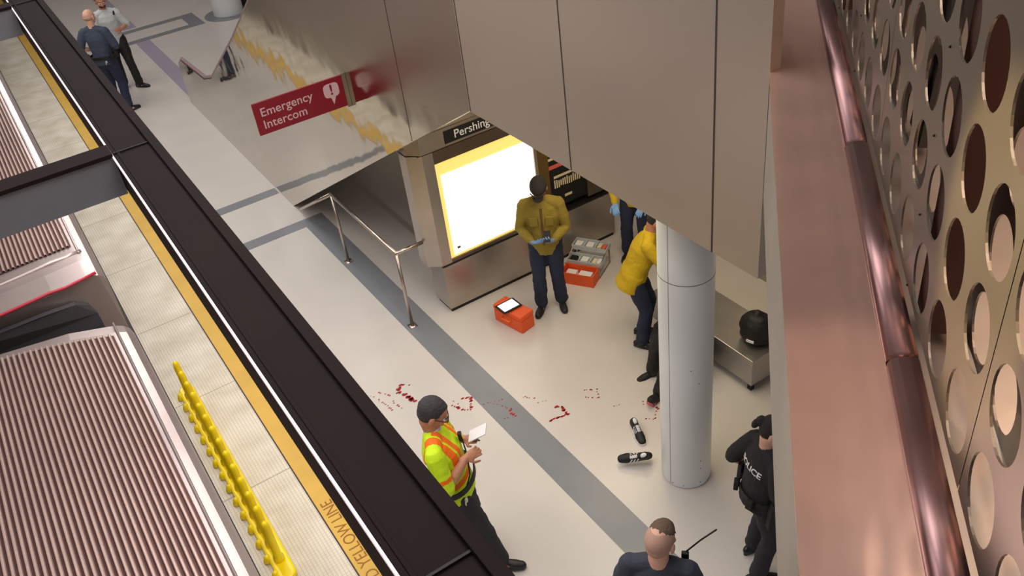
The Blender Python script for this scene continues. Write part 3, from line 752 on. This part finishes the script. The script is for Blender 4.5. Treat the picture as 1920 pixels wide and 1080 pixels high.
def person(loc, face, label, k=1.0, skin='skin', pel=(0, 0, .94), tdir=(0, .04, 1), side=(1, 0, 0), hd_dir=(0, 1, -.1), head_up=(0, 0, 1),
           feet=((-.12, 0, 0), (.12, 0, 0)), toes=((-.15, 1, 0), (.15, 1, 0)), wrists=((-.28, .05, .84), (.28, .05, .84)),
           hdir=((0, .1, -1), (0, .1, -1)), palm=((1, 0, 0), (-1, 0, 0)), curl=.45, elbow=((-.6, -.7, -.2), (.6, -.7, -.2)), knee=(0, 1, 0),
           shirt='navy_shirt', sleeve='short', trousers='navy', shoes='shoe_black', hair='hair_dark', hstyle='short', gloves=None, bulk=1.0, shirt_paint=None, shirt_mats=None, extra=None, hemdrop=.02, neck_l=.13, hk=1.08):
    fx, fy = face; rz = math.atan2(fy, fx) - PI / 2
    root = empty('person', loc, rz, label, 'person')
    P = V(pel) * k; up = V(tdir).normalized(); sd = V(side); sd = (sd - up * sd.dot(up)).normalized(); fw = up.cross(sd)
    TF = Matrix((sd, fw, up)).transposed()
    def T(x, y, z): return P + (TF @ V((x, y, z))) * k
    sh = [T(-.168 * bulk, 0, .450), T(.168 * bulk, 0, .450)]
    nb = T(0, -.005, .52)
    hf = FR(hd_dir, head_up)
    hc = nb + (up * .6 + V((0, 0, .4))).normalized() * neck_l * k + hf @ V((0, .028, .040)) * k * hk
    k0 = k
    def H(x, y, z): return hc + hf @ V((x, y, z)) * k0 * hk
    wr = []; el = []
    for i in (0, 1):
        e, w = ik(sh[i], V(wrists[i]) * k, .285 * k, .255 * k, elbow[i]); el.append(e); wr.append(w)
    hip = [T(-.088, 0, -.02), T(.088, 0, -.02)]
    an = [V(feet[i]) * k + V((0, 0, .085 * k)) for i in (0, 1)]
    kn = []
    for i in (0, 1):
        q, a2 = ik(hip[i], an[i], .435 * k, .425 * k, knee); kn.append(q); an[i] = a2
    bu = bulk
    def torso(bm, g, caps=True):
        loft(bm, [T(0, 0, -.07), T(0, -.005, .0), T(0, .0, .10), T(0, .005, .22), T(0, .005, .34), T(0, 0, .43), T(0, -.005, .49), T(0, -.005, .52)],
             [(.150 + g, .105 + g), (.165 * bu + g, .118 * bu + g), (.152 * bu + g, .112 * bu + g), (.160 * bu + g, .118 * bu + g), (.175 * bu + g, .122 * bu + g), (.158 * bu + g, .104 + g), (.100 + g, .076 + g), (.062 + g, .056 + g)], side=sd, seg=22, caps=caps)
        for i, s in ((0, -1), (1, 1)):
            ell(bm, sh[i] - sd * s * .010, ((.055 + g) * k,) * 3, None, 14)
            loft(bm, [nb - up * .03 * k, nb.lerp(sh[i], .45) - up * .004 * k, sh[i] - sd * s * .01 + up * .006], [(.058 + g) * k, (.052 + g) * k, (.048 + g) * k], side=fw)
    def arm(bm, g, upto, hem=None):
        for i in (0, 1):
            if upto == 'short':
                e = sh[i].lerp(el[i], .95); loft(bm, [sh[i], sh[i].lerp(el[i], .5), e], [(.058 + g) * k, (.056 + g) * k, (.054 + g) * k], side=fw)
            else:
                w = wr[i].lerp(el[i], .06) if upto == 'long' else wr[i]
                m = el[i].lerp(w, .4)
                loft(bm, [sh[i], sh[i].lerp(el[i], .5), el[i], m, w], [(.053 + g) * k, (.050 + g) * k, (.043 + g) * k, (.042 + g) * k, (.027 + g * .8) * k], side=fw)
    def leg(bm, g, bot=0.0, flare=0):
        for i in (0, 1):
            a = an[i].copy()
            if bot: a = an[i].lerp(kn[i], bot)
            loft(bm, [hip[i], hip[i].lerp(kn[i], .5), kn[i], kn[i].lerp(a, .35), kn[i].lerp(a, .7), a],
                 [(.086 + g) * k, (.078 + g) * k, (.056 + g) * k, (.057 + g) * k, (.044 + g + flare) * k, (.037 + g + flare * 2) * k], side=(1, 0, 0), seg=16)
    kh = k * hk
    # body: one continuous surface with head, hands and feet
    bm = B()
    torso(bm, 0); arm(bm, 0, 'wrist'); leg(bm, 0)
    loft(bm, [nb - up * .04, nb + up * .02, H(0, -.02, -.07), H(0, -.018, -.03)], [.062 * kh, .056 * kh, .055 * kh, .055 * kh], seg=16)
    ell(bm, H(0, -.014, .030), (.074 * kh, .094 * kh, .086 * kh), hf, 22)
    ell(bm, H(0, .022, -.028), (.060 * kh, .068 * kh, .070 * kh), hf, 18)
    ell(bm, H(0, .052, -.082), (.030 * kh, .028 * kh, .024 * kh), hf, 12)
    loft(bm, [H(0, .084, .008), H(0, .100, -.018), H(0, .108, -.034), H(0, .088, -.044)], [.009 * kh, .012 * kh, .015 * kh, .010 * kh], seg=10)
    ell(bm, H(0, .076, .022), (.046 * kh, .014 * kh, .011 * kh), hf, 12)
    for s in (-1, 1):
        ell(bm, H(s * .038, .066, -.030), (.020 * kh, .018 * kh, .018 * kh), hf, 10)
        ell(bm, H(s * .077, -.012, -.010), (.010 * kh, .021 * kh, .034 * kh), hf, 12)
    for i, s in ((0, -1), (1, 1)):
        if not gloves: hand(bm, wr[i], hdir[i], palm[i], -s, curl, k)
        td = V(toes[i]).normalized(); ft = an[i]
        loft(bm, [ft - td * .045 * k - V((0, 0, .045 * k)), ft + td * .06 * k - V((0, 0, .042 * k)), ft + td * .15 * k - V((0, 0, .055 * k))], [.034 * k, .036 * k, .024 * k])
    voxel('body', bm, .0058, skin, root, 1)
    if gloves:
        for i, s in ((0, -1), (1, 1)):
            bm = B(); hand(bm, wr[i], hdir[i], palm[i], -s, curl, k, .0015); voxel('glove', bm, .0045, gloves, root, 1)
    # face details
    for s in (-1, 1):
        bm = B(); ell(bm, H(s * .030, .0755, -.001), (.0125 * kh,) * 3, hf, 12); e = fin('eye', bm, 'eye', root, True)
        bm = B(); ell(bm, H(s * .030, .084, -.002), (.0058 * kh, .005 * kh, .0058 * kh), hf, 10); fin('iris', bm, 'hair_dark', e, True)
        bm = B(); loft(bm, [H(s * .014, .090, .020), H(s * .030, .087, .026), H(s * .048, .072, .020)], [.0040 * kh] * 3, seg=6); fin('eyebrow', bm, hair if hair else 'hair_brown', root, True)
    bm = B(); loft(bm, [H(-.024, .080, -.062), H(0, .090, -.060), H(.024, .080, -.062)], [.0035 * kh, .006 * kh, .0035 * kh], seg=8); fin('mouth', bm, 'lip_skin', root, True)
    # hair
    if hstyle in ('short', 'bun', 'fade'):
        bm = B()
        if hstyle == 'fade':
            ell(bm, H(0, .004, .062), (.066 * kh, .086 * kh, .060 * kh), hf, 20)
        else:
            ell(bm, H(0, -.029, .040), (.081 * kh, .096 * kh, .089 * kh), hf, 22); ell(bm, H(0, -.045, -.008), (.071 * kh, .068 * kh, .064 * kh), hf, 18)
            ell(bm, H(0, .008, .078), (.050 * kh, .056 * kh, .036 * kh), hf, 16)
        if hstyle == 'bun':
            ell(bm, H(0, -.125, .035), (.036 * kh, .036 * kh, .040 * kh), hf, 14); ell(bm, H(0, -.145, -.005), (.026 * kh, .026 * kh, .046 * kh), hf, 14)
        voxel('hair', bm, .005, hair, root, 1, .004, 40)
        if hstyle == 'fade':
            bm = B(); ell(bm, H(0, -.016, .028), (.0765 * kh, .0965 * kh, .086 * kh), hf, 22)
            ell(bm, H(0, -.040, -.012), (.064 * kh, .066 * kh, .056 * kh), hf, 16); voxel('shaved_sides', bm, .005, 'hair_fuzz', root, 1)
    if hstyle == 'rim':
        bm = B(); ell(bm, H(0, -.030, -.004), (.079 * kh, .082 * kh, .046 * kh), hf, 20); voxel('hair', bm, .005, hair, root, 1, .003, 40)
    # clothes
    bm = B(); g = .013
    torso(bm, g, False); arm(bm, g + .004, sleeve)
    loft(bm, [T(0, 0, -.07 - hemdrop), T(0, 0, .04)], [((.168 + g) * bu, (.122 + g) * bu), ((.162 + g) * bu, (.118 + g) * bu)], side=sd, seg=20, caps=False)
    def pf(c):
        return shirt_paint(root, TF.transposed() @ (c - P) / k, c, dict(sh=sh, el=el)) if shirt_paint else 0
    so = voxel('shirt', bm, .0075, shirt_mats or shirt, root, 2, .010, 6, pf if shirt_paint else None)
    bm = B(); loft(bm, [nb - up * .015 + fw * .002, nb + up * .030 + fw * .004], [(.066 * k, .064 * k), (.064 * k, .062 * k)], side=sd, seg=20, caps=False); fin('collar', bm, 'collar' if shirt_paint else (shirt_mats or shirt), root, True)
    bm = B(); leg(bm, .020, .04, .010); loft(bm, [T(0, -.004, -.075), T(0, -.004, .03)], [(.158, .112), (.160 * bu, .112 * bu)], side=sd, seg=20)
    voxel('trousers', bm, .009, trousers, root, 2, .012, 6)
    for i in (0, 1):
        td = V(toes[i]).normalized(); z = V((0, 0, 1)); x = td.cross(z).normalized(); F = Matrix((x, td, z)).transposed().to_4x4()
        if (abs(td.z) > .3): zz = V((0, 0, 1)).cross(x) if False else x.cross(td); F = Matrix((x, td, zz)).transposed().to_4x4()
        F.translation = an[i] + td * .045 * k - (F.to_3x3() @ V((0, 0, .083 * k)))
        bm = B(); shoe_mesh(bm, F, 1.03 * k); loft(bm, [an[i] - td * .005 - (F.to_3x3() @ V((0, 0, .05))), an[i] + (F.to_3x3() @ V((0, 0, .04)))], [.048 * k, .046 * k]); sole_mesh(bm, F, 0, .022, .003, 1.03 * k)
        voxel('shoe', bm, .007, shoes, root, 1)
    J = dict(hk=hk, root=root, T=T, H=H, hf=hf, TF=TF, sh=sh, el=el, wr=wr, k=k, shirt=so, kn=kn, hip=hip, bu=bu, sd=sd, up=up, fw=fw, nb=nb, hc=hc, an=an)
    if extra: extra(J)
    bpy.context.view_layer.update()
    return J
def duty_belt(J, m='black', pouches=((-70, 'box'), (-35, 'box'), (50, 'box'), (95, 'gun'))):
    k = J['k']; T = J['T']; bm = B(); n = 36; rz_ = []
    a_, b_ = .190 * J['bu'], .142 * J['bu']
    for j in range(n):
        a = 2 * PI * j / n; c, s = math.cos(a), math.sin(a)
        rz_.append([bm.verts.new(T(r1 * c, r2 * s, z)) for r1, r2, z in ((a_, b_, .015), (a_ + .010, b_ + .010, .015), (a_ + .010, b_ + .010, .062), (a_, b_, .062))])
    for j in range(n):
        for q in range(4): bm.faces.new((rz_[j][q], rz_[(j + 1) % n][q], rz_[(j + 1) % n][(q + 1) % 4], rz_[j][(q + 1) % 4]))
    belt = fin('duty_belt', bm, m, J['root'])
    for ang, kind in pouches:
        a = math.radians(ang); c, s = math.sin(a), math.cos(a)      # 0 = front, 90 = right side
        x, y = (a_ + .028) * c, (b_ + .028) * s
        F = J['TF'] @ Matrix.Rotation(-a, 3, 'Z'); M4 = F.to_4x4(); M4.translation = T(x, y, 0)
        bm = B()
        if kind == 'gun':
            box(bm, -.022, .022, -.030, .030, -.17, .05, 0, M4); box(bm, -.016, .016, -.022, .036, .05, .10, 0, M4); fin('holster', bm, 'rubber', belt, False, .006)
        elif kind == 'radio':
            box(bm, -.028, .028, -.02, .02, -.03, .14, 0, M4); fin('radio_pouch', bm, 'rubber', belt, False, .006)
        elif kind == 'key':
            ell(bm, M4 @ V((0, 0, -.02)), (.022, .014, .022)); ell(bm, M4 @ V((.015, 0, -.05)), (.008, .006, .03)); fin('key_ring', bm, 'badge', belt)
        else:
            box(bm, -.030, .030, -.018, .020, -.02, .075, 0, M4); fin('pouch', bm, 'rubber', belt, False, .008)
    return belt
def shirt_text(J, s, size, z, back=True, m='white', stretch=1.0, x=0):
    me = text_mesh(s, size, 0, 'CENTER', 1.0, .002)
    bm = bmesh.new(); bm.from_mesh(me); bmesh.ops.triangulate(bm, faces=bm.faces)
    bmesh.ops.subdivide_edges(bm, edges=[e for e in bm.edges if e.calc_length() > .012], cuts=2, use_grid_fill=False)
    bmesh.ops.triangulate(bm, faces=bm.faces)
    bt = BVHTree.FromPolygons([v.co for v in J['shirt'].data.vertices], [tuple(p.vertices) for p in J['shirt'].data.polygons])
    sg = -1 if back else 1
    fw = J['fw']
    for v in bm.verts:
        q = J['T'](0, 0, 0) + J['sd'] * (v.co.x * (1 if back else -1) + x) * stretch + J['up'] * (z + v.co.y) + fw * sg * .6
        h = bt.ray_cast(q, -fw * sg)
        v.co = (h[0] + fw * sg * .004) if h[0] else q - fw * sg * .45
    me2 = bpy.data.meshes.new('lettering'); bm.to_mesh(me2); bm.free()
    return link('lettering', me2, m, J['shirt'])
def held(J, name, bm, m, label, cat, smooth=False, bevel=0.0):
    """a thing held by the person: top-level, at its real place"""
    R_ = Matrix.Translation(J['root'].location) @ Matrix.Rotation(J['root'].rotation_euler.z, 4, 'Z')
    for v in bm.verts: v.co = R_ @ v.co
    c = sum((v.co for v in bm.verts), V((0, 0, 0))) / len(bm.verts)
    bmesh.ops.translate(bm, vec=-c, verts=bm.verts)
    o = fin(name, bm, m, None, smooth, bevel); o.location = c
    return tag(o, label, cat)

# man in the olive yellow jacket, standing at the kiosk and looking down at his hands
def ex(J):
    H, k = J['H'], J['k']
    bm = B(); ell(bm, H(0, -.018, .064), (.096, .118, .078), J['hf'], 22); voxel('cap', bm, .005, 'hair_dark', J['root'], 1)
    bm = B(); F = J['hf'].to_4x4(); F.translation = H(0, .090, .046)
    poly_prism(bm, [F @ V((.062 * math.cos(a), .062 * math.sin(a) * 1.15 - .005, -.004 * math.cos(a) ** 2)) for a in [PI * i / 12 for i in range(13)]], F.to_3x3() @ V((0, 0, .006))); fin('cap_brim', bm, 'hair_dark', J['root'])
    bm = B()
    for s in (-1, 1):
        loft(bm, [H(s * .010, .104, .082), H(s * .04, .094, .084), H(s * .072, .066, .082)], [.006] * 3, seg=8)
    fin('glasses', bm, 'rubber', J['root'], True)
    for s in (-1, 1):
        bm = B(); F = J['TF'].to_4x4(); F.translation = J['T'](s * .085, .134 * J['bu'], .33); box(bm, -.045, .045, -.006, .010, -.065, .055, 0, F); fin('chest_pocket', bm, 'emt_jacket', J['root'], False, .006)
    bm = B(); loft(bm, [J['T'](0, .140, .0), J['T'](0, .148, .2), J['T'](0, .142, .36), J['T'](0, .105, .46)], [(.014, .004)] * 4, side=J['sd'], caps=False, seg=8); fin('zip', bm, 'olive', J['root'])
    m_ = (J['wr'][0] + J['wr'][1]) / 2
    bm = B(); F = FR((0, .9, -.4), (0, .4, .9)).to_4x4(); F.translation = V((-.055, .325, 1.165)) * k; box(bm, -.038, .038, -.075, .075, -.006, .006, 0, F)
    held(J, 'phone', bm, 'black', 'dark phone in the gloved hands of the man by the glowing poster', 'phone', False, .003)
person((4.51, 7.31, 0), (-.6, -.8), 'person in an olive yellow jacket, dark cap and blue gloves standing before the glowing kiosk', 1.04, 'skin_tan',
       tdir=(0, .05, 1), hd_dir=(.06, .75, -.75), head_up=(0, .7, .7), feet=((-.12, -.02, 0), (.11, .05, 0)), toes=((-.22, 1, 0), (.25, 1, 0)),
       wrists=((-.115, .27, 1.08), (.115, .25, 1.06)), hdir=((.45, .75, .35), (-.75, .6, .2)), palm=((.5, -.2, .8), (-.1, -.4, .9)), curl=.6, elbow=((-.55, -.5, -.7), (.55, -.5, -.7)),
       shirt='emt_jacket', sleeve='long', trousers='navy', hair='hair_dark', hstyle='none', gloves='glove', bulk=1.12, hemdrop=.07, extra=ex)

# man in the safety vest
def vp(root, q, c, J):
    x, y, z = q
    dsh = min((c - J['sh'][0]).length, (c - J['sh'][1]).length)
    for s in (0, 1):
        e = J['el'][s]; t = (c - J['sh'][s]).dot((e - J['sh'][s]).normalized()); perp = ((c - J['sh'][s]) - (e - J['sh'][s]).normalized() * t).length
        if .185 < t < .225 and perp < .085 and abs(x) > .14: return 1
    if z < .475 and (.045 < z < .095 or .155 < z < .205) and abs(x) < .215: return 1
    if z >= .205 and (.105 < abs(x) < .158): return 1
    if z > .16 and y > 0 and abs(abs(x) - .07) < .02: return 1
    return 0
def ex(J):
    duty_belt(J, 'black', ((60, 'key'), (100, 'box'), (135, 'box'), (-90, 'radio')))
    k = J['k']
    bm = B(); F = FR((.1, .86, .5), (0, -.5, .86)).to_4x4(); F.translation = V((-.04, .24, 1.335)) * k; box(bm, -.06, .06, -.085, .085, -.004, .004, 0, F)
    held(J, 'notepad', bm, 'white', 'white notepad held by the man in the lime safety vest', 'notepad')
    bm = B(); p = V((.07, .21, 1.36)) * k; loft(bm, [p, p + V((-.05, .05, -.045)) * k * .9, p + V((-.10, .06, -.06)) * k * .5], [.004] * 3, seg=8)
    held(J, 'pen', bm, 'black', 'dark pen in the hand of the man in the lime safety vest', 'pen', True)
    bm = B(); F = J['TF'].to_4x4(); F.translation = J['T'](-.02, .165, .38); box(bm, -.022, .022, -.015, .015, -.04, .04, 0, F); r_ = fin('radio_microphone', bm, 'black', J['root'], False, .005)
    bm = B(); box(bm, -.012, .012, .015, .019, -.02, .02, 0, F); fin('speaker_label', bm, 'post_yellow', r_)
    bm = B(); tube(bm, [J['T'](-.02, .17, .34), J['T'](.03, .175, .22), J['T'](.10, .16, .10), J['T'](.15, .12, .04)], .006); fin('microphone_cord', bm, 'black', J['root'], True)
    H = J['H']; bm = B(); tube(bm, [H(.076, -.01, .012), H(.068, .06, .012), H(.05, .098, .006), H(.012, .104, .002), H(-.012, .104, .002), H(-.05, .098, .006), H(-.068, .06, .012), H(-.076, -.01, .012)], .003); fin('glasses', bm, 'black', J['root'], True)
VEST = person((1.83, 4.80, 0), (.86, -.52), 'person in a lime and orange safety vest writing notes beside the dark beam', 1.10, 'skin_tan',
       tdir=(0, -.13, 1), hd_dir=(-.05, .86, -.52), head_up=(0, .5, .86), feet=((-.13, -.05, 0), (.14, .26, 0)), toes=((-.15, 1, 0), (.1, 1, 0)),
       wrists=((-.09, .13, 1.235), (.12, .14, 1.25)), hdir=((.35, .9, .25), (-.45, .8, .1)), palm=((.4, -.1, .9), (-.6, -.2, -.6)), curl=.7, elbow=((-.7, -.5, -.8), (.6, -.5, -.8)),
       shirt='lime', shirt_mats=['lime', 'vest_orange'], shirt_paint=vp, sleeve='short', trousers='trouser_dark', hair='hair_grey', hstyle='short', bulk=1.22, hemdrop=.04, extra=ex)

# officer at the bottom edge, seen from behind
def ex(J):
    duty_belt(J)
    T, H = J['T'], J['H']
    bm = B(); p = T(.16, .13, .40); F = J['TF'].to_4x4(); F.translation = p; box(bm, -.025, .025, -.016, .016, -.06, .06, 0, F); q = fin('shoulder_radio', bm, 'black', J['root'], False, .006)
    bm = B(); tube(bm, [p + V((0, .01, .05)), p + V((.10, .03, .17)), p + V((.20, .05, .27))], .006); fin('antenna', bm, 'rubber', q, True)
    for s in (-1, 1):
        bm = B(); c = J['sh'][0 if s < 0 else 1] + J['sd'] * s * .062 - J['up'] * .09; F = J['TF'].to_4x4(); F.translation = c
        ell(bm, c, (.008, .034, .040), J['TF'], 14); fin('shoulder_patch', bm, 'hair_grey', J['root'], True)
OFFB = person((2.38, 2.88, 0), (.72, .69), 'person with fair cropped hair in dark blue shirt, back turned, at bottom edge', 1.03, 'skin',
       tdir=(0, .02, 1), hd_dir=(.36, .9, -.12), feet=((-.14, 0, 0), (.14, 0, 0)), wrists=((-.20, .26, .98), (.18, .28, 1.0)), hdir=((.5, .8, 0), (-.6, .7, 0)),
       elbow=((-.55, -.5, -.7), (.55, -.5, -.7)), shirt='navy_shirt2', trousers='navy', hair='hair_brown', hstyle='fade', bulk=1.12, hk=1.2, neck_l=.11, extra=ex)

# officer with tied back hair at the column side
def ex(J):
    duty_belt(J, 'black', ((-70, 'box'), (-110, 'radio'), (-150, 'box'), (150, 'box'), (95, 'gun')))
    shirt_text(J, 'POLICE', .078, .33)
    bm = B(); F = J['TF'].to_4x4(); F.translation = J['T'](0, -.0, .0)
    torso_ = [J['T'](0, -.012, .12), J['T'](0, -.012, .30), J['T'](0, -.012, .43)]
    w = J['wr'][0]
    bm.free(); bm = B(); F = FR((0, 1, .1), (0, 0, 1)).to_4x4(); F.translation = w + V((-.02, .07, .02)); box(bm, -.03, .03, -.04, .05, -.055, .055, 0, F)
    held(J, 'body_camera', bm, 'black', 'small black device held by the dark uniformed person with tied hair', 'device', False, .006)
FEM = person((3.70, 3.22, 0), (.93, -.30), 'person with tied back hair in lettered black uniform, right of the column', .975, 'skin',
       tdir=(0.02, .06, 1), hd_dir=(.62, .72, -.42), head_up=(0, .3, .9), feet=((-.15, .06, 0), (.15, -.06, 0)), toes=((-.3, 1, 0), (.2, 1, 0)),
       wrists=((-.31, .02, .96), (.16, .24, 1.0)), hdir=((.0, .6, -.6), (-.4, .8, .1)), palm=((1, 0, 0), (-.6, 0, .6)), curl=.9, elbow=((-.2, -.8, -.5), (.4, -.6, -.8)),
       shirt='uniform_black', trousers='trouser_dark', hair='hair_dark', hstyle='bun', bulk=1.04, extra=ex)

# two people talking at the top left
def ex(J):
    duty_belt(J, 'black', ((60, 'box'), (120, 'radio'), (150, 'key'), (-100, 'gun')))
    bm = B(); c = J['sh'][1] + J['sd'] * .055 - J['up'] * .09; ell(bm, c, (.010, .036, .042), J['TF'], 14); fin('shoulder_patch', bm, 'grey_shirt', J['root'], True)
OFFA = person((1.90, 18.1, 0), (.62, .78), 'person with thin cropped hair in a dark blue uniform, back turned, top left', 1.12, 'skin',
       tdir=(0, .02, 1), hd_dir=(.2, .95, -.1), feet=((-.14, .05, 0), (.16, -.08, 0)), toes=((-.2, 1, 0), (.6, .8, 0)),
       wrists=((-.20, .14, 1.05), (.15, .26, 1.06)), hdir=((.9, .4, 0), (-.7, .6, 0)), elbow=((-.55, -.5, -.7), (.55, -.5, -.7)), shirt='navy_shirt', trousers='navy', hair='hair_fuzz', hstyle='rim', bulk=1.12, extra=ex)
def ex(J):
    H = J['H']; bm = B(); ell(bm, H(0, .034, -.062), (.064, .064, .048), J['hf'], 16); voxel('beard', bm, .005, 'hair_dark', J['root'], 1)
    bm = B(); T = J['T']; tube(bm, [T(-.14, .10, .44), T(-.16, .0, .51), T(-.12, -.12, .42), T(-.02, -.15, .25)], .018); fin('strap', bm, 'black', J['root'], True)
person((2.34, 19.2, 0), (-.15, -1), 'bearded person in pale grey shirt and black trousers, top left', 1.10, 'skin_tan',
       hd_dir=(-.1, .9, -.15), feet=((-.14, .12, 0), (.12, -.05, 0)), toes=((-.8, .6, 0), (.3, 1, 0)), wrists=((-.18, .24, 1.14), (.15, .26, 1.02)), hdir=((.6, .7, .2), (-.7, .6, 0)),
       elbow=((-.55, -.5, -.7), (.55, -.5, -.7)), shirt='grey_shirt', trousers='black', hair='hair_dark', hstyle='short', bulk=1.02, extra=ex)

# responders and the seated person behind the column
person((4.93, 6.08, 0), (.70, -.72), 'person in a bright yellow jacket bending over, half hidden behind the white column', 1.0, 'skin_tan', pel=(0, -.10, .93),
       tdir=(-.10, .36, .93), hd_dir=(0, .8, -.6), head_up=(0, .6, .8), feet=((-.12, -.04, 0), (.12, -.02, 0)), wrists=((-.2, .46, .88), (.2, .46, .86)), hdir=((.1, .8, -.5), (-.1, .8, -.5)),
       palm=((.3, 0, -1), (-.3, 0, -1)), elbow=((-1, 0, -.2), (1, 0, -.2)), shirt='emt_jacket2', sleeve='long', trousers='navy', hair='hair_dark', hstyle='short', gloves='glove', bulk=1.15, hemdrop=.09)
person((5.93, 7.42, 0), (-.75, -.65), 'person in navy trousers and yellow sleeves behind the bending one, half cut off', 1.0, 'skin_tan',
       tdir=(0, .12, 1), hd_dir=(0, .8, -.6), head_up=(0, .6, .8), wrists=((-.16, .42, 1.02), (.16, .44, 1.04)), hdir=((.2, .8, -.3), (-.2, .8, -.3)), palm=((.3, 0, -1), (-.3, 0, -1)),
       shirt='emt_jacket2', sleeve='long', trousers='navy', hair='hair_dark', hstyle='short', gloves='glove', bulk=1.08, hemdrop=.05)
def ex(J):
    for i in (0,):
        a = J['an'][i]
        for q in range(3):
            bm = B(); p = a + V((0, .05 + q * .045, -.035)); loft(bm, [p, p + V((0, .016, -.004))], [.043, .042], caps=False, seg=14); fin('sandal_strap', bm, 'sock', J['root'], True)
person((4.93, 5.50, 0), (-.97, -.20), 'person in black clothes sitting on the floor behind the column', .97, 'skin_brown', pel=(0, 0, .13),
       tdir=(0, -.10, 1), hd_dir=(0, .9, -.2), feet=((-.12, .55, -.03), (.16, .30, -.03)), toes=((-.1, .8, .55), (.3, .9, 0)), wrists=((-.24, .20, .30), (.24, .18, .30)), hdir=((.2, .9, -.3), (-.2, .9, -.3)),
       knee=(0, .2, 1), shirt='uniform_black', sleeve='long', trousers='black', shoes='rubber', hair='hair_dark', hstyle='short', extra=ex)
